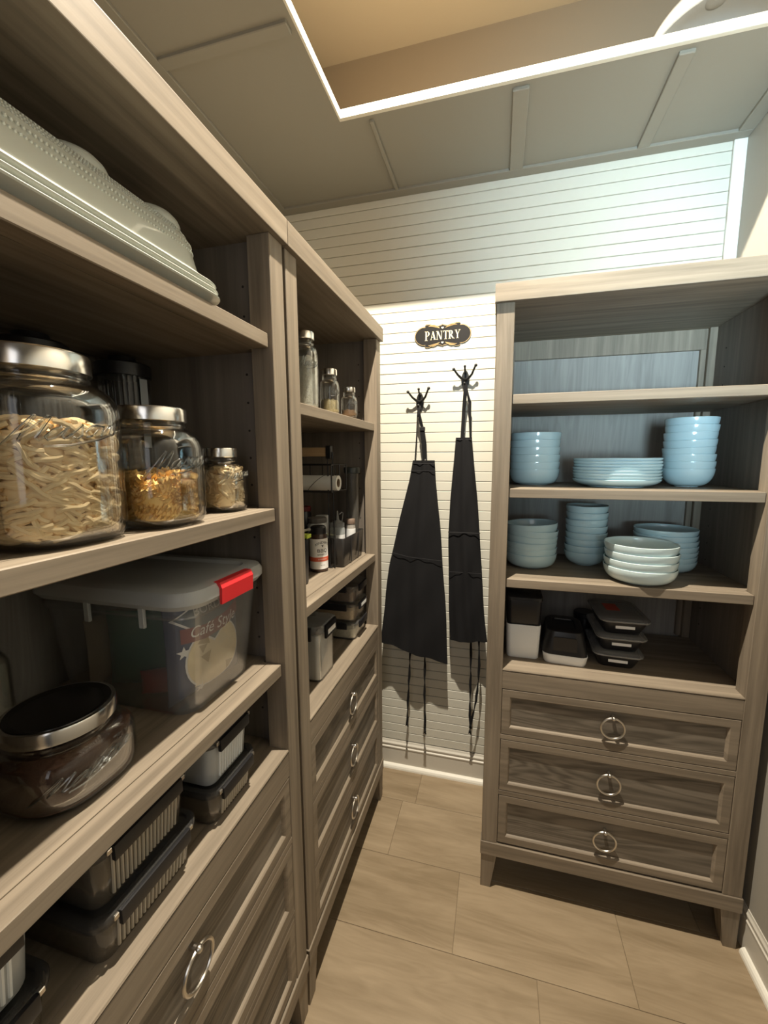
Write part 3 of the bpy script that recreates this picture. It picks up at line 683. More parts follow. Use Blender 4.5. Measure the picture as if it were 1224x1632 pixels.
def bag(name, label, loc, w_, h_, th, m, rz=0, cat='snack bag'):
    t = thing(name, label, cat, loc, rz)
    bm = bm_new(); NX, NZ = 14, 18; F, B = [], []
    random.seed(len(label))
    for j in range(NZ+1):
        fr, bk = [], []
        for i in range(NX+1):
            u = i/NX*2-1; v = j/NZ*2-1
            puff = max(0, (1-abs(u)**2.6))*max(0, (1-abs(v)**3.2)); rip = .0016*sin(u*23+v*7)*(1-puff)
            yy = th/2*puff**.6+rip
            fr.append(bm.verts.new((u*w_/2*(1-.03*(1-v*v)), -yy-.0004, (v+1)/2*h_))); bk.append(bm.verts.new((u*w_/2*(1-.03*(1-v*v)), yy+.0004, (v+1)/2*h_)))
        F.append(fr); B.append(bk)
    for j in range(NZ):
        for i in range(NX):
            bm.faces.new((F[j][i], F[j][i+1], F[j+1][i+1], F[j+1][i])); bm.faces.new((B[j][i+1], B[j][i], B[j+1][i], B[j+1][i+1]))
    for j in range(NZ): bm.faces.new((F[j][0], F[j+1][0], B[j+1][0], B[j][0])); bm.faces.new((F[j+1][NX], F[j][NX], B[j][NX], B[j+1][NX]))
    for i in range(NX): bm.faces.new((F[0][i+1], F[0][i], B[0][i], B[0][i+1])); bm.faces.new((F[NZ][i], F[NZ][i+1], B[NZ][i+1], B[NZ][i]))
    part('bag', bm, m, t, True); return t
NAVY = mat('navy_foil_bag', (.05, .065, .13), .3)
bw, bh, bt = .192, .215, .056
bg = bag('snack_bag', 'navy tortilla chip bag with a window of pale chips, inside the tote', (TX+.117, TY-.003, TZ+.008), bw, bh, bt, NAVY, pi/2-.12)
def onbag(off):
    def f(u, v):
        u *= 1.08; v *= 1.07
        a = u/(bw/2); b = (v/bh)*2-1; puff = max(0, 1-abs(a)**2.6)*max(0, 1-abs(b)**3.2)
        return (u, -(bt/2*puff**.6)-off, v)
    return f
CHIP = mat('pale_tortilla_print', (.82, .70, .45), .7, var=(50, .22)); WHITEI = mat('white_print', (.8, .8, .78), .6); MAROON = mat('maroon_print', (.20, .04, .04), .5)
def flat_on(name, outline, off, m, parent, mapper=None, sub=3):
    """fill an outline (u, v) on the bag front"""
    bm = bm_new(); vs = [bm.verts.new((p[0], p[1], 0)) for p in outline]; f = bm.faces.new(vs)
    bmesh.ops.triangulate(bm, faces=[f])
    for _ in range(sub): bmesh.ops.subdivide_edges(bm, edges=[e for e in bm.edges if e.calc_length() > .012], cuts=1, use_grid_fill=False); bmesh.ops.triangulate(bm, faces=bm.faces)
    g = (mapper or onbag)(off)
    for v in bm.verts: v.co = Vector(g(v.co.x, v.co.y))
    return part(name, bm, m, parent)
oval = [(.003+.064*cos(a)*(abs(cos(a))**-.12 if abs(cos(a)) > .05 else 1), .072+.060*sin(a)) for a in [2*pi*i/32 for i in range(32)]]
flat_on('white_border', [((p[0]-.003)*1.05+.003, (p[1]-.072)*1.05+.072) for p in oval], .0012, WHITEI, bg)
win = flat_on('chip_picture', oval, .0018, CHIP, bg, label=None) if False else flat_on('chip_picture', oval, .0018, CHIP, bg)
random.seed(5); SHD = mat('chip_shade_print', (.40, .31, .16), .8)
for k in range(9):
    a0 = random.uniform(0, 6); cx, cz = random.uniform(-.042, .045), random.uniform(.03, .112); q = random.uniform(.010, .018)
    tri = [(cx+q*cos(a0+2.1*i), cz+q*sin(a0+2.1*i)) for i in range(3)]
    flat_on('chip_outline', tri, .0024, SHD if k % 2 else mat('chip_light_print', (.78, .68, .46), .7), bg, sub=1)
dia = lambda s_: [(-.078*s_, .165), (0, .165+.055*s_*.55), (.078*s_, .165), (0, .165-.062*s_)]
flat_on('diamond_border', dia(1.08), .0024, WHITEI, bg); flat_on('diamond_panel', dia(1.0), .0030, mat('slate_blue_print', (.07, .10, .13), .5), bg)
flat_on('banner', [(-.070, .118), (-.02, .112), (.03, .118), (.075, .134), (.075, .160), (.03, .146), (-.02, .140), (-.070, .146)], .0036, MAROON, bg)
part('banner_lettering', text_bm('Café Style', .030, lambda u, v: onbag(.0044)(u+.002, .130+v+.06*abs(u)), shear=.35, sx=.95), WHITEI, bg)
part('brand_lettering', text_bm('BORDER', .024, lambda u, v: onbag(.0040)(u+.004, .170+v)), mat('grey_print', (.45, .47, .47), .6), bg)
def star(cx, cz, r): return [(cx+(r if i % 2 == 0 else r*.42)*cos(pi/2+i*pi/5), cz+(r if i % 2 == 0 else r*.42)*sin(pi/2+i*pi/5)) for i in range(10)]
flat_on('star', star(-.066, .100, .013), .0036, WHITEI, bg, sub=1); flat_on('star', star(-.030, .014, .012), .0042, WHITEI, bg, sub=1)
bag('snack_bag', 'dark green snack bag behind the chip bag in the tote', (TX-.005, TY-.030, TZ+.008), .17, .165, .05, mat('green_foil_bag', (.015, .17, .11), .35), .25)
bag('snack_bag', 'red foil bag low in the tote beside the green bag', (TX+.055, TY-.045, TZ+.008), .10, .05, .045, mat('red_foil_bag', (.50, .04, .04), .35), .5)
bag('snack_bag', 'tan paper snack bag at the back of the tote', (TX-.115, TY+.005, TZ+.008), .17, .15, .05, mat('tan_paper_bag', (.36, .29, .20), .7), pi/2)

# ------------------------------------------------------------------ ribbed tubs on the lowest left shelf
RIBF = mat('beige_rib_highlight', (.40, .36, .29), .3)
SEAL = mat('grey_seal', (.10, .10, .10), .4)
def ribbed(label, y0, y1, z, h, depth, bodym, x1=-.030, lid=True, rib=.0082, group=None, latch=True):
    L_ = y1-y0; t = thing('ribbed_container', label, 'container', (x1-depth/2, (y0+y1)/2, z+.0002), 0, group)
    bm = bm_new(); hollow(bm, depth, L_, h, .022, .93, .002, 6); part('tub', bm, bodym, t, True)
    bm = bm_new(); n = int((L_-.04)/rib)
    for i in range(n):
        yy = -L_/2*.93+.022+(L_*.93-.044)*(i+.5)/n
        tube(bm, [(depth/2*.93+.0005, yy, .010), (depth/2*.995+.0005, yy*1.04, h-.012)], .0026, 6)
    part('ribs', bm, RIBF if bodym is RIBS else RIBH, t, True, kind='stuff')
    if lid:
        bm = bm_new(); loft(bm, [(h-.012, depth+.004, L_+.004, .024), (h-.013, depth+.010, L_+.010, .026), (h-.004, depth+.012, L_+.012, .027), (h+.0005, depth+.008, L_+.008, .025), (h+.0008, depth-.012, L_-.012, .018), (h-.003, depth-.014, L_-.014, .017)], n=6, cap0=False)
        part('lid', bm, SMOKE, t, True)
        if latch:
            bm = bm_new(); box(bm, (depth/2+.003, -L_*.36, h-.026), (depth/2+.011, L_*.36, h-.001), .003, 2); part('latch', bm, BLACK, t, True)
            for s_ in (-1, 1):
                bm = bm_new(); box(bm, (depth/2-.002, s_*L_*.385-.004, h-.010), (depth/2+.008, s_*L_*.385+.004, h-.002), .001); part('hinge_pin', bm, NICKEL, t)
    return t
RIBW = mat('white_tub_groove_shade', (.40, .42, .43), .3)  # white tub body greyed: shade between the ribs put into its colour
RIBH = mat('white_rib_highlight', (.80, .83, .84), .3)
RIBS = glass('smoked_ribbed_plastic', tint=(.62, .60, .57), gloss=.9, rough=.12, haze=.22, hazecol=(.33, .29, .23))
ribbed('smoke ribbed tub with black latch under the white one, near the cabinet side', -.300, -.160, DECK, .078, .20, RIBS, group='ribbed tubs')
ribbed('white ribbed tub stacked on the smoke tub near the cabinet side', -.295, -.165, DECK+.0792, .098, .19, RIBW, x1=-.034, group='ribbed tubs')
ribbed('long smoke ribbed tub with black latch beneath another, below the squat jar', -.535, -.345, DECK, .080, .22, RIBS, group='ribbed tubs')
ribbed('long smoke ribbed tub stacked upon another below the squat jar', -.530, -.350, DECK+.0812, .098, .21, RIBS, x1=-.036, group='ribbed tubs')
ribbed('ribbed tub of grey-white contents with black latch in the bottom left corner', -.735, -.585, DECK, .080, .20, RIBS, x1=-.045, group='ribbed tubs')
ribbed('topmost ribbed tub in the bottom left corner, pale contents inside', -.728, -.592, DECK+.0812, .098, .19, RIBW, x1=-.050, group='ribbed tubs')

# ------------------------------------------------------------------ far left cabinet: middle shelf
Z2 = 1.1929
t = thing('storage_bin', 'long black plastic bin holding white-labelled jars and a squeeze bottle', 'bin', (-.150, .600, Z2))
bm = bm_new(); hollow(bm, .190, .235, .112, .010, .93, .0025, 3)
part('bin', bm, mat('smoky_black_plastic', (.030, .028, .027), .25), t, True)
bm = bm_new()
for yy in (-.035, .045): tube(bm, [(.0925, yy, .008), (.0955, yy*1.03, .108)], .0022, 6)
part('ribs', bm, mat('smoky_black_plastic', (.030, .028, .027), .25), t, True, kind='stuff')
for yy in (-.070, -.045):
    bm = bm_new(); box(bm, (-.045, yy-.004, .1145), (.040, yy+.004, .1165), .0006); part('pale_tag', bm, mat('pale_yellow_tag', (.75, .75, .50), .6), t, label='pale yellow tag across the bin rim').rotation_euler = (0, 0, 0)
zb = Z2+.0065
def bottle_jar(label, x, y, r, h, bodym, lidm, lidh=.02, z=zb, labelm=None, lz=(.3, .8)):
    t = thing('spice_jar', label, 'jar', (x, y, z))
    bm = bm_new(); lathe(bm, [(r*.9, 0), (r, .004), (r, h-.022), (r*.86, h-.014), (r*.84, h-.008)], n=32, cap0=True, cap1=True); part('body', bm, bodym, t, True)
    bm = bm_new(); lathe(bm, [(r*.95, h-.012), (r*.97, h-.010), (r*.97, h+lidh-.014), (r*.9, h+lidh-.012)], n=32, cap0=True, cap1=True); part('lid', bm, lidm, t, True)
    if labelm:
        bm = bm_new(); lathe(bm, [(r+.0004, h*lz[0]), (r+.0009, h*lz[0]+.0003), (r+.0009, h*lz[1]-.0003), (r+.0004, h*lz[1])], n=32); part('paper_label', bm, labelm, t, True)
    return t
GREYL = mat('grey_lid', (.16, .15, .14), .4)
a = bottle_jar('white jar with grey lid in the black bin, left of the squeeze bottle', -.190, .545, .038, .165, WHITEP, GREYL)
bm = bm_new(); 
for q in (-.35, .15):
    sphere(bm, (.0375*cos(q-.9), .0375*sin(q-.9), .09), .0035, 8)
part('dark_print', bm, BLACK, a, kind='stuff')
bottle_jar('white plastic jar directly behind the squeeze bottle', -.205, .630, .030, .160, WHITEP, WHITEP)
bottle_jar('clear jar with white paper label and brown lid at the far end of the bin', -.084, .632, .019, .150, mat('cloudy_spice', (.30, .28, .25), .4), mat('brown_lid', (.17, .12, .09), .5), labelm=LABEL)
t = thing('squeeze_bottle', 'cloudy squeeze bottle with pointed nozzle and white label in the black bin', 'bottle', (-.116, .572, zb))
bm = bm_new(); lathe(bm, [(.026, 0), (.029, .004), (.029, .125), (.026, .134), (.024, .138)], n=32, cap0=True, cap1=True); part('body', bm, mat('cloudy_bottle_plastic', (.28, .30, .30), .3), t, True)
bm = bm_new(); lathe(bm, [(.027, .136), (.027, .150), (.015, .156), (.007, .162), (.0028, .196), (.002, .197)], n=24, cap0=True, cap1=True)
part('nozzle_cap', bm, mat('grey_cap_plastic', (.22, .23, .23), .35), t, True)
bm = bm_new(); tube(bm, [(.006, .004, .182), (.012, .016, .190), (.012, .030, .184), (.010, .030, .168), (.008, .026, .152)], .0022, 6); part('tether_cap', bm, mat('grey_cap_plastic', (.22, .23, .23), .35), t, True)
bm = bm_new()
vs = []
for i in range(9):
    q = -1.45+1.5*i/8; vs.append(((.0298*cos(q)), .0298*sin(q)))
A = [bm.verts.new((x, y, .088)) for x, y in vs]; B = [bm.verts.new((x, y, .106)) for x, y in vs]; 
for i in range(8): bm.faces.new((A[i], A[i+1], B[i+1], B[i]))
part('paper_label', bm, LABEL, t, True)
bottle_jar('small blue-capped bottle behind the white jar on the middle shelf', -.300, .560, .028, .185, mat('dark_blue_bottle', (.03, .05, .12), .3), mat('blue_cap', (.03, .08, .25), .4), z=Z2)
bottle_jar('dark bottle with dull red cap behind the bin', -.300, .655, .030, .200, mat('dark_bottle', (.02, .02, .025), .3), mat('dull_red_cap', (.16, .02, .02), .4), z=Z2)
bottle_jar('dark blue bottle in the shadow behind the seasoning bottle', -.305, .460, .030, .190, mat('dark_blue_bottle', (.03, .05, .12), .3), BLACK, z=Z2)

# seasoning bottle
t = thing('seasoning_bottle', 'white-labelled BBQ seasoning bottle with black cap and orange stripe', 'bottle', (-.136, .437, Z2))
r = .0325
bm = bm_new(); lathe(bm, [(r*.9, 0), (r, .004), (r, .120), (r*.93, .132), (r*.84, .138), (r*.8, .142)], n=40, cap0=True, cap1=True); part('body', bm, mat('dark_seasoning_glass', (.06, .035, .025), .2), t, True)
bm = bm_new(); lathe(bm, [(r*.86, .138), (r*.88, .140), (r*.86, .160), (r*.70, .166), (r*.3, .167)], n=32, cap0=True, cap1=True); part('cap', bm, BLACK, t, True)
def band(z0, z1, off, m, nm):
    bm = bm_new(); lathe(bm, [(r+.0001, z0), (r+off, z0+.0003), (r+off, z1-.0003), (r+.0001, z1)], n=40); return part(nm, bm, m, t, True)
band(.012, .122, .0007, LABEL, 'paper_label'); band(.040, .056, .0011, mat('orange_red_print', (.62, .12, .06), .6), 'orange_stripe')
Q0 = -.72
def onb(off, z): return lambda u, v: ((r+off)*cos(Q0+u/r), (r+off)*sin(Q0+u/r), z+v)
INK = mat('black_ink', (.02, .02, .02), .6)
part('label_lettering', text_bm("BBQ", .018, onb(.0012, .079), sx=1.1), INK, t)
part('label_lettering', text_bm("KINDER'S", .0125, lambda u, v: onb(.0012, .109)(u, v-14*u*u)), INK, t)
part('label_lettering', text_bm("BARBECUE", .0075, onb(.0012, .065)), INK, t)
part('label_lettering', text_bm("SEASONING", .006, onb(.0016, .048)), mat('pale_print', (.85, .8, .78), .6), t)
part('label_lettering', text_bm("NET WT", .0045, onb(.0012, .026)), INK, t)
bm = bm_new()
f = [bm.verts.new(onb(.0013, .097)(u*.55, v*.55)) for u, v in ((-.011, .007), (-.009, .0035), (-.004, .003), (-.003, -.006), (0, -.009), (.003, -.006), (.004, .003), (.009, .0035), (.011, .007), (.006, .0055), (0, .005), (-.006, .0055))]
bm.faces.new(f); part('longhorn_emblem', bm, INK, t)

# left black bin with yellow tag
t = thing('storage_bin', 'tall black bin with a bright yellow-green tag behind the cabinet post', 'bin', (-.180, .245, Z2))
bm = bm_new(); hollow(bm, .160, .090, .150, .008, .96, .0025, 3); part('bin', bm, BLACK, t, True)
bm = bm_new(); box(bm, (.045, .028, .1505), (.082, .056, .1625), .001); part('yellow_tag', bm, mat('yellow_green_tag', (.62, .78, .10), .5), t)
bm = bm_new(); tube(bm, [(-.02, .030, .1545), (.03, .050, .166), (.075, .064, .176)], .004, 8); part('pale_rod', bm, mat('pale_grey_rod', (.5, .48, .45), .4), t, True)

# wire rack with wooden bar, paper roll, lid
t = thing('wire_rack', 'black wire rack with a pale wooden bar standing on the middle shelf', 'rack', (-.250, .476, Z2))
bm = bm_new()
X0, X1 = -.17, .150
for x in (X0, X1):
    for y in (-.0015, .0015): tube(bm, [(x+y*6, y, .0), (x+y*6, y, .43)], .0026, 8)
tube(bm, [(X0, 0, .003), (X1, 0, .003)], .0028, 6)
for zz, a_, b_ in ((.288, -.035, .110), (.384, -.035, .110)):
    tube(bm, [(X0, a_, zz), (X0, b_, zz), (X1+.018, b_, zz), (X1+.018, a_, zz)], .0028, 6, closed=True)
for i in range(7): x = X0+(X1-X0)*i/6; tube(bm, [(x, -.035, .288), (x, .110, .288)], .0018, 6)
for i in range(6): x = X0+(X1-X0)*(i+.5)/6; tube(bm, [(x, .110, .288), (x, .110, .384)], .0018, 6)
for y in (-.035, .04, .110): tube(bm, [(X1+.018, y, .288), (X1+.018, y, .384)], .0026, 6)
part('wire_frame', bm, BLACKW, t, True)
bm = bm_new(); box(bm, (X1-.014, -.010, .405), (X1+.006, .010, .452), .002); part('bar_bracket', bm, BLACKW, t)
bm = bm_new(); box(bm, (X0, -.008, .414), (X1-.013, .012, .446), .003); part('wooden_bar', bm, wood('beech_bar', 'x', (.36, .23, .12), (.50, .35, .2)), t)
t = thing('paper_roll', 'white paper roll with brown core lying on the wire rack', 'paper roll', (-.073, .485, Z2+.2902+.0275), radians(-90))
bm = bm_new(); n = 32; Ls = (-.285, 0)
prs = [(.0135, Ls[0]), (.0275, Ls[0]), (.0275, Ls[1]), (.0165, Ls[1]), (.0160, Ls[1]-.001)]
ring = [[bm.verts.new((rr_*cos(2*pi*i/n), y, rr_*sin(2*pi*i/n))) for i in range(n)] for rr_, y in prs]
for a, b in zip(ring, ring[1:]): loop_faces(bm, a, b)
for v in bm.verts: v.co.y = v.co.y
part('sheet_roll', bm, mat('white_paper', (.78, .78, .74), .9), t, True)
bm = bm_new(); ring = [[bm.verts.new((rr_*cos(2*pi*i/n), y, rr_*sin(2*pi*i/n))) for i in range(n)] for rr_, y in ((.0160, Ls[0]), (.0160, Ls[1]-.001), (.0145, Ls[1]-.001), (.0145, Ls[0]))]
for a, b in zip(ring, ring[1:]+ring[:1]): loop_faces(bm, a, b)
part('core', bm, mat('brown_card', (.25, .18, .11), .9), t, True)
bm = bm_new(); tube(bm, [(.0280*cos(q), -.085+.035*sin(q*.9), .0280*sin(q)) for q in [-1.2+3.4*i/14 for i in range(15)]], .0010, 5); part('printed_line', bm, INK, t)
t.rotation_euler = (0, 0, radians(-90))
t = thing('canister', 'tall cloudy canister with dark oval lid at the far end of the black bin', 'canister', (-.093, .681, zb))
bm = bm_new(); lathe(bm, [(.022, 0), (.025, .004), (.027, .34), (.0245, .34), (.0225, .006)], n=36, cap0=True, cap1=True); part('body', bm, glass('cloudy_canister', tint=(.72, .72, .70), gloss=.6, rough=.2, haze=.25, hazecol=(.24, .23, .21)), t, True)
bm = bm_new(); lathe(bm, [(.027, .340), (.033, .341), (.034, .358), (.031, .364), (.012, .365)], n=36, cap0=True, cap1=True); part('lid', bm, mat('dark_green_black_lid', (.035, .042, .038), .35), t, True)

# far left cabinet: lowest shelf
t = thing('flour_container', 'tall clear container of white flour with black clip lid on the lowest shelf', 'container', (-.118, .300, DECK+.0002))
bm = bm_new(); hollow(bm, .140, .125, .172, .020, .97, .0025, 6); part('tub', bm, CLEARP, t, True)
bm = bm_new(); loft(bm, [(.006, .128, .113, .017), (.010, .130, .115, .018), (.158, .133, .118, .018), (.160, .12, .105, .015)], n=6); part('flour', bm, mat('white_flour', (.90, .89, .86), .9), t, True)
bm = bm_new(); loft(bm, [(.166, .150, .135, .024), (.170, .152, .137, .024), (.186, .152, .137, .024), (.190, .140, .125, .020), (.188, .10, .09, .015)], n=6); part('lid', bm, MEALLID, t, True)
for (lo, hi, l2, h2) in (((.0765, -.042, .146), (.0850, .042, .190), (.0852, -.030, .156), (.0860, .030, .172)),):
    bm = bm_new(); box(bm, lo, hi, .003, 2); cl = part('clip', bm, BLACK, t, True)
    bm = bm_new(); box(bm, l2, h2, .0002); part('clip_label', bm, LABEL, cl)
bm = bm_new(); box(bm, (-.045, -.0785, .146), (.045, -.0695, .190), .003, 2); cl = part('clip', bm, BLACK, t, True)
bm = bm_new(); box(bm, (-.030, -.0795, .156), (.034, -.0788, .172), .0002); part('clip_label', bm, LABEL, cl)
FD = [mat('pale_noodle_fill', (.80, .70, .52), .8, var=(120, .35), bump=(150, 1)), mat('beige_cracker_fill', (.72, .54, .33), .8, var=(90, .4), bump=(120, 1)), mat('dark_mixed_snack_fill', (.20, .13, .08), .8, var=(90, .6), bump=(120, 1))]
for k in range(3):
    t = thing('clip_container', ['clear clip-lid container of pale food, bottom of the three on the lowest shelf', 'clear clip-lid container of beige food, middle of the three on the lowest shelf', 'clear clip-lid container of dark food, top of the three on the lowest shelf'][k],
              'container', (-.138, .632, DECK+.0002+k*.0760), 0, 'stacked clip-lid containers')
    bm = bm_new(); hollow(bm, .190, .148, .068, .024, .94, .0025, 6); part('tub', bm, CLEARP, t, True)
    bm = bm_new(); loft(bm, [(.0065, .168, .128, .020), (.045, .176, .135, .021), (.050, .15, .11, .018)], n=6); part('food', bm, FD[k], t, True)
    bm = bm_new(); loft(bm, [(.062, .196, .154, .026), (.066, .200, .158, .027), (.0735, .200, .158, .027), (.0755, .188, .146, .022)], n=6); part('lid', bm, CLEARP, t, True)
    for ax in (0, 1):
        bm = bm_new()
        if ax == 0: box(bm, (.0985, -.046, .048), (.1065, .046, .0745), .003, 2)
        else: box(bm, (-.062, -.0855, .048), (.062, -.0775, .0745), .003, 2)
        cl = part('clip', bm, BLACK, t, True)
        if ax == 0 and k == 1:
            bm = bm_new(); box(bm, (.1066, -.030, .055), (.1072, .030, .068), .0002); part('clip_label', bm, LABEL, cl)

# ------------------------------------------------------------------ sign on the back wall
YW = YB-.0085
GOLD = mat('gold_print', (.62, .45, .22), .4, .4)
SIGNB = mat('charcoal_sign_face', (.012, .011, .0105), .6, spec=.2)
t = thing('pantry_sign', 'small dark scrolled plaque with gold border reading PANTRY above the hooks', 'sign', (.2320, YW, 2.1410))
def sign_outline(s=0.0):
    pts = []
    ca = .078; ro = .046
    for i in range(15):   # right lobe
        q = -pi*.42+pi*.84*i/14; pts.append((ca+(ro+s)*cos(q), (ro*.86+s)*sin(q)))
    top = [(.076, .0385), (.079, .044), (.074, .0485), (.060, .0485), (.040, .0430), (.022, .0395), (.010, .0415), (.003, .044)]
    top = [(x, y+s) for x, y in top]; pts += top+[(0, .0465+s)]+[(-x, y) for x, y in reversed(top)]
    pts += [(-x, y) for x, y in reversed(pts[:15])]
    low = [(x, -y) for x, y in top]
    pts += [(-x, y) for x, y in low]+[(0, -.0465-s)]+list(reversed(low))
    return pts
for nm, s_, d0, d1, m_ in (('plaque', .0022, 0, -.0030, SIGNB), ('gold_border', .0004, -.0028, -.0034, GOLD), ('sign_face', -.0014, -.0032, -.0038, SIGNB)):
    bm = bm_new(); prism(bm, sign_outline(s_), d0, d1); part(nm, bm, m_, t)
# serif capitals drawn from strokes
CREAM = mat('cream_lettering', (.86, .76, .52), .5)
def quad(bm, pts): bm.faces.new([bm.verts.new((x, -.0042, z)) for x, z in pts])
def stem(bm, x, w_, z0=0, z1=1, x1=None, se=.07):
    x1 = x if x1 is None else x1
    quad(bm, ((x-w_/2, z0), (x+w_/2, z0), (x1+w_/2, z1), (x1-w_/2, z1)))
def serif(bm, x, z, w_, th=.045): quad(bm, ((x-w_/2, z), (x+w_/2, z), (x+w_/2, z+th), (x-w_/2, z+th)))
def arcband(bm, cx, cz, rx, rz, t0, t1, a0, a1, n=12):
    for i in range(n):
        p, q = a0+(a1-a0)*i/n, a0+(a1-a0)*(i+1)/n
        def th(a): return t0+(t1-t0)*abs(cos(a))
        quad(bm, ((cx+rx*cos(p), cz+rz*sin(p)), (cx+rx*cos(q), cz+rz*sin(q)), (cx+(rx-th(q))*cos(q), cz+(rz-.05)*sin(q)), (cx+(rx-th(p))*cos(p), cz+(rz-.05)*sin(p))))
def letter(bm, ch):
    if ch in 'PR':
        stem(bm, .14, .15); serif(bm, .15, 0, .32); serif(bm, .10, .955, .22); arcband(bm, .22, .73, .32, .27, .05, .16, -pi/2, pi/2)
        quad(bm, ((.14, .95), (.24, .95), (.24, 1), (.14, 1))); quad(bm, ((.14, .46), (.24, .46), (.24, .51), (.14, .51)))
        if ch == 'R': stem(bm, .60, .16, 0, .48, .30); serif(bm, .64, 0, .24)
        return .62 if ch == 'P' else .76
    if ch == 'A':
        stem(bm, .10, .05, 0, 1, .36); stem(bm, .62, .16, 0, 1, .36); quad(bm, ((.17, .30), (.54, .30), (.53, .35), (.18, .35))); serif(bm, .10, 0, .22); serif(bm, .62, 0, .28); return .78
    if ch == 'N':
        stem(bm, .12, .055); stem(bm, .68, .055); stem(bm, .64, .17, 0, 1, .17); serif(bm, .12, 0, .24); serif(bm, .08, .955, .2); serif(bm, .68, .955, .24); return .84
    if ch == 'T':
        stem(bm, .32, .15); serif(bm, .32, 0, .32); quad(bm, ((.0, .95), (.64, .95), (.64, 1), (.0, 1))); quad(bm, ((0, .80), (.04, .80), (.05, .96), (0, .96))); quad(bm, ((.60, .80), (.64, .80), (.64, .96), (.59, .96))); return .66
    if ch == 'Y':
        stem(bm, .34, .14, 0, .46); stem(bm, .35, .15, .44, 1, .12); stem(bm, .36, .05, .44, 1, .60); serif(bm, .34, 0, .30); serif(bm, .12, .955, .28); serif(bm, .60, .955, .22); return .7
adv = {'P': .62, 'A': .76, 'N': .86, 'T': .66, 'R': .76, 'Y': .7}
hs = .036; tot = sum(adv[c] for c in 'PANTRY'); x = -tot/2
for k, ch in enumerate('PANTRY'):
    bm = bm_new(); letter(bm, ch); cap = 1.12 if ch == 'P' and k == 0 else 1.0
    for v in bm.verts: v.co.x = (v.co.x*cap*.95+x)*hs; v.co.z = (v.co.z-.5)*hs*(1.0 if k else 1.12)
    part('letter', bm, CREAM, t); x += adv[ch]*(1.05 if k == 0 else 1)
for s_ in (1, -1):
    bm = bm_new()   # small heart
    pts = [(.0055*(16*sin(a)**3)/16, s_*.031+.0045*((13*cos(a)-5*cos(2*a)-2*cos(3*a)-cos(4*a))/16)*1) for a in [2*pi*i/24 for i in range(24)]]
    if s_ < 0: pts = [(px_, -.062-pz_+0) if False else (px_, pz_) for px_, pz_ in pts]
    bm.faces.new([bm.verts.new((a_, -.0041, b_)) for a_, b_ in pts]); part('heart', bm, CREAM, t)
    for sd in (1, -1):
        bm = bm_new()
        for q in range(3):
            P = [(sd*(.012+.052*f), -.0042, s_*(.030+.013*sin(f*pi*(.9-.15*q))*(1-.25*q)+.004*f)) for f in [i/10 for i in range(11)]]
            tube(bm, P, [.0011*(1-abs(2*i/10-1)**2)+.0002 for i in range(11)], 5)
        part('scroll', bm, GOLD, t)

# ------------------------------------------------------------------ coat hooks and aprons
def hook(label, x, z):
    t = thing('coat_hook', label, 'hook', (x, YW, z), 0, 'coat hooks')
    bm = bm_new(); pts = [(.018*cos(a)*(1-.12*abs(sin(a))), .042*sin(a)) for a in [2*pi*i/28 for i in range(28)]]
    prism(bm, pts, 0, -.006); part('backplate', bm, BLACKH, t)
    bm = bm_new()
    tube(bm, [(0, -.004, .030), (0, -.020, .034), (0, -.036, .042), (0, -.040, .050)], [.006, .005, .004, .0035], 8); sphere(bm, (0, -.040, .052), .0060, 10)
    for s_ in (1, -1):
        tube(bm, [(0, -.006, .0), (s_*.015, -.020, .005), (s_*.030, -.036, .018), (s_*.045, -.048, .038 if s_ < 0 else .050)], [.007, .006, .0048, .0042], 8)
        sphere(bm, (s_*.047, -.049, .040 if s_ < 0 else .052), .0070, 10)
    part('prongs', bm, BLACKH, t, True)
    bm = bm_new(); tube(bm, [(0, -.005, -.020), (0, -.022, -.036), (0, -.040, -.036), (0, -.046, -.022)], [.006, .0055, .0045, .0045], 8); sphere(bm, (0, -.046, -.020), .0062, 10)
    part('lower_hook', bm, BLACKH, t, True)
    return t
HX1, HZ1, HX2, HZ2 = .1330, 1.8550, .3360, 1.9420
hook('lower left black double-prong coat hook holding the longer apron', HX1, HZ1)
hook('upper right black double-prong coat hook holding the shorter apron', HX2, HZ2)

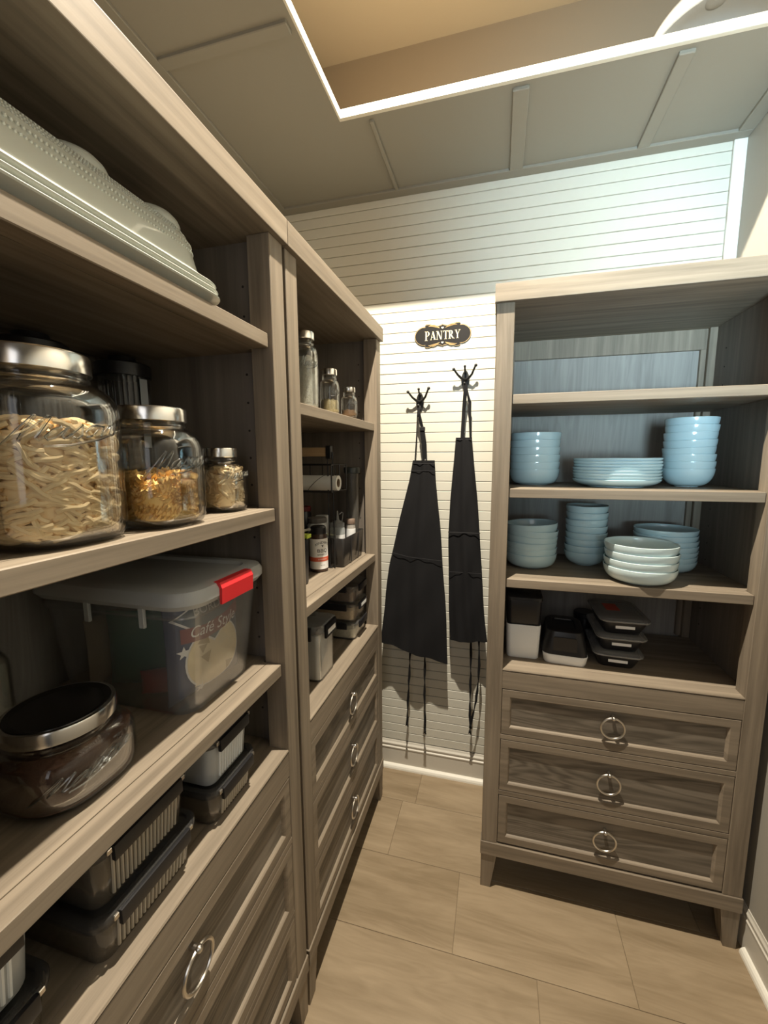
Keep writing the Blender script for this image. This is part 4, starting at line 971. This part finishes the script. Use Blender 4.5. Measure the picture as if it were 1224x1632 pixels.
def cloth(rows, seed, th=.012, amp=.010, depth=.030, nf=3.2, ybase=None):
    """rows: (z, xl, xr, sag) down the folded cloth; returns bmesh of front and back skins with folds"""
    random.seed(seed); bm = bm_new(); NX = 22; F, B = [], []
    yb = YW-depth if ybase is None else ybase
    NR = 46; fr = []
    z0, z1 = rows[0][0], rows[-1][0]
    def interp(tz):
        for a, b in zip(rows, rows[1:]):
            if a[0] >= tz >= b[0]:
                f = (a[0]-tz)/(a[0]-b[0]); return [a[i]*(1-f)+b[i]*f for i in range(len(a))]
        return rows[-1]
    ph = random.uniform(0, 6)
    for j in range(NR+1):
        t_ = j/NR; zz = z0+(z1-z0)*t_; _, xl, xr, sg, dp = interp(zz); f_, b_ = [], []; yb = YW-dp
        for i in range(NX+1):
            u = i/NX
            k = amp*(.35+.65*t_)*(sin(u*pi*nf+ph+t_*1.3)*.7+sin(u*pi*nf*2.3+ph*2-t_*2.1)*.35+.25*sin(t_*21+u*9+ph))
            edge = sqrt(max(0, 1-(2*u-1)**8))
            # hem is uneven: the left corner of the fold hangs higher or lower
            zz2 = zz+sg*(u-.5)*t_**6
            x = xl+(xr-xl)*u+.0018*sin(t_*17+ph)*t_
            f_.append(bm.verts.new((x, yb-th/2*edge-k-.004*t_, zz2))); b_.append(bm.verts.new((x, yb+th/2*edge-k*.6, zz2)))
        F.append(f_); B.append(b_)
    for j in range(NR):
        for i in range(NX):
            bm.faces.new((F[j][i], F[j+1][i], F[j+1][i+1], F[j][i+1])); bm.faces.new((B[j][i], B[j][i+1], B[j+1][i+1], B[j+1][i]))
        bm.faces.new((F[j][0], B[j][0], B[j+1][0], F[j+1][0])); bm.faces.new((F[j][NX], F[j+1][NX], B[j+1][NX], B[j][NX]))
    for i in range(NX):
        bm.faces.new((F[0][i], F[0][i+1], B[0][i+1], B[0][i])); bm.faces.new((F[NR][i], B[NR][i], B[NR][i+1], F[NR][i+1]))
    return bm
def strap(bm, pts, w_, th=.0016):
    """flat ribbon along points, width roughly in x"""
    pts = [Vector(p) for p in pts]; prev = None
    for i, p in enumerate(pts):
        t_ = (pts[min(i+1, len(pts)-1)]-pts[max(0, i-1)]).normalized(); s_ = t_.cross(Vector((0, 1, 0))); s_ = s_.normalized() if s_.length > .1 else Vector((1, 0, 0))
        ww = w_[i] if isinstance(w_, (list, tuple)) else w_
        n_ = s_.cross(t_).normalized()
        r_ = [bm.verts.new(p+s_*ww/2+n_*th/2), bm.verts.new(p-s_*ww/2+n_*th/2), bm.verts.new(p-s_*ww/2-n_*th/2), bm.verts.new(p+s_*ww/2-n_*th/2)]
        if prev: loop_faces(bm, prev, r_)
        else: bm.faces.new(r_)
        prev = r_
    bm.faces.new(list(reversed(prev)))
def tie(pts, seed):
    random.seed(seed); bm = bm_new(); P = []
    for (a, b) in zip(pts, pts[1:]):
        for k in range(6): f = k/6; P.append((a[0]*(1-f)+b[0]*f+random.uniform(-.0012, .0012), a[1]*(1-f)+b[1]*f, a[2]*(1-f)+b[2]*f))
    P.append(pts[-1]); ww = [.0085*abs(sin(i*.55+seed))+.0035 for i in range(len(P))]
    strap(bm, P, ww, .002)
    e = P[-1]; sphere(bm, e, .0062, 8, (1, .8, 1.3))
    strap(bm, [(e[0], e[1], e[2]), (e[0]+.005, e[1], e[2]-.014)], .006); strap(bm, [(e[0], e[1], e[2]), (e[0]-.006, e[1], e[2]-.011)], .005)
    return bm
SEAM = mat('apron_seam_cloth', (.02, .02, .022), .8)
YA = YW-.036
t = thing('apron', 'black apron on the left hook, longer and wider, with two dangling ties', 'apron', (0, 0, 0))
part('body', cloth([(1.5900, 0.1080, 0.2080, 0.000, 0.036), (1.5002, 0.0928, 0.2146, 0.000, 0.040), (1.3026, 0.0458, 0.2382, 0.000, 0.052), (1.1070, 0.0048, 0.2553, 0.000, 0.062), (0.9626, -0.0141, 0.2683, 0.000, 0.072), (0.8198, -0.0250, 0.2792, 0.000, 0.082), (0.6835, -0.0319, 0.2881, -0.075, 0.092)], 4, ybase=YA), BLACKC, t, True)
bm = bm_new(); strap(bm, [(.106+.104*i/10, YA-.010, 1.578-.003*i/10) for i in range(11)], .003, .002); strap(bm, [(.100+.112*i/10, YA-.013, 1.545-.003*i/10) for i in range(11)], .0015, .002); part('bib_hem', bm, SEAM, t)
part('neck_strap', (lambda b: (strap(b, [(HX1, YW-.046, HZ1-.024), (HX1-.004, YW-.044, HZ1-.06), (.124, YA, 1.70), (.117, YA, 1.588)], .005), strap(b, [(HX1, YW-.044, HZ1-.026), (HX1+.004, YW-.050, HZ1-.06), (.149, YA-.004, 1.74), (.150, YA-.004, 1.73), (.160, YA-.004, 1.66), (.163, YA-.002, 1.588)], [.010, .014, .014, .022, .022, .022], .004), b)[-1])(bm_new()), BLACKC, t)
bm = bm_new(); box(bm, (.140, YA-.010, 1.722), (.164, YA-.001, 1.740), .002); part('strap_slider', bm, BLACK, t)
bm = bm_new(); lathe(bm, [(.0035, 0), (.0035, .002), (.002, .0024)], c=(0, 0, 0), n=12, cap0=True, cap1=True)
for v in bm.verts: v.co = Vector((v.co.x+.166, YA-.006-v.co.z, v.co.y+1.592))
part('rivet', bm, NICKEL, t, label='small steel rivet')
part('tie', tie([(0.1062, 0.9129, 0.7189), (0.1029, 0.9099, 0.5737), (0.0974, 0.9079, 0.4480), (0.0911, 0.9099, 0.3020)], 1), BLACKC, t)
part('tie', tie([(0.1786, 0.9129, 0.7189), (0.1773, 0.9089, 0.5743), (0.1785, 0.9079, 0.4480), (0.1811, 0.9099, 0.2766)], 2), BLACKC, t)
bm = bm_new(); strap(bm, [(0.0221+.076*i/10, 0.9124, 1.1595-.016*i/10) for i in range(11)], .0022, .0016); strap(bm, [(0.1007+.150*i/12, 0.9109, 1.1442-.010*i/12) for i in range(13)], .0016, .0016); part('pocket_seam', bm, SEAM, t)
t = thing('apron', 'black apron on the right hook, narrower, with a wide pocket seam', 'apron', (0, 0, 0))
part('body', cloth([(1.6899, 0.3022, 0.3721, 0.000, 0.038), (1.6000, 0.2966, 0.3823, 0.000, 0.042), (1.4017, 0.2818, 0.4047, 0.000, 0.052), (1.2545, 0.2787, 0.4189, 0.000, 0.060), (1.0600, 0.2818, 0.4330, 0.000, 0.070), (0.9158, 0.2886, 0.4469, 0.000, 0.078), (0.7680, 0.2953, 0.4626, 0.012, 0.086)], 9, nf=2.6, ybase=YA-.002), BLACKC, t, True)
bm = bm_new()
strap(bm, [(0.2784+.142*i/10, 0.9134, 1.2690) for i in range(11)], .0035, .002); strap(bm, [(0.2842+.146*i/10, 0.9049, 1.0882) for i in range(11)], .0018, .0016)
strap(bm, [(.304+.068*i/10, YA-.0095, 1.682) for i in range(11)], .003, .002); part('pocket_seam', bm, SEAM, t)
part('neck_strap', (lambda b: (strap(b, [(HX2+.002, YW-.046, HZ2-.024), (.340, YW-.046, HZ2-.06), (.334, YA, 1.80), (.330, YA, 1.688)], [.010, .016, .015, .015], .003), strap(b, [(HX2+.006, YW-.044, HZ2-.026), (.352, YW-.046, 1.87), (.360, YA-.004, 1.84), (.361, YA-.004, 1.80), (.366, YA, 1.688)], [.008, .009, .014, .012, .008], .004), b)[-1])(bm_new()), BLACKC, t)
part('tie', tie([(0.3898, 0.9179, 0.7950), (0.3939, 0.9149, 0.6199), (0.3929, 0.9139, 0.4735), (0.3958, 0.9159, 0.3105)], 3), BLACKC, t)
part('tie', tie([(0.4251, 0.9179, 0.7950), (0.4311, 0.9139, 0.6205), (0.4213, 0.9139, 0.4735), (0.3978, 0.9139, 0.3413)], 5), BLACKC, t)
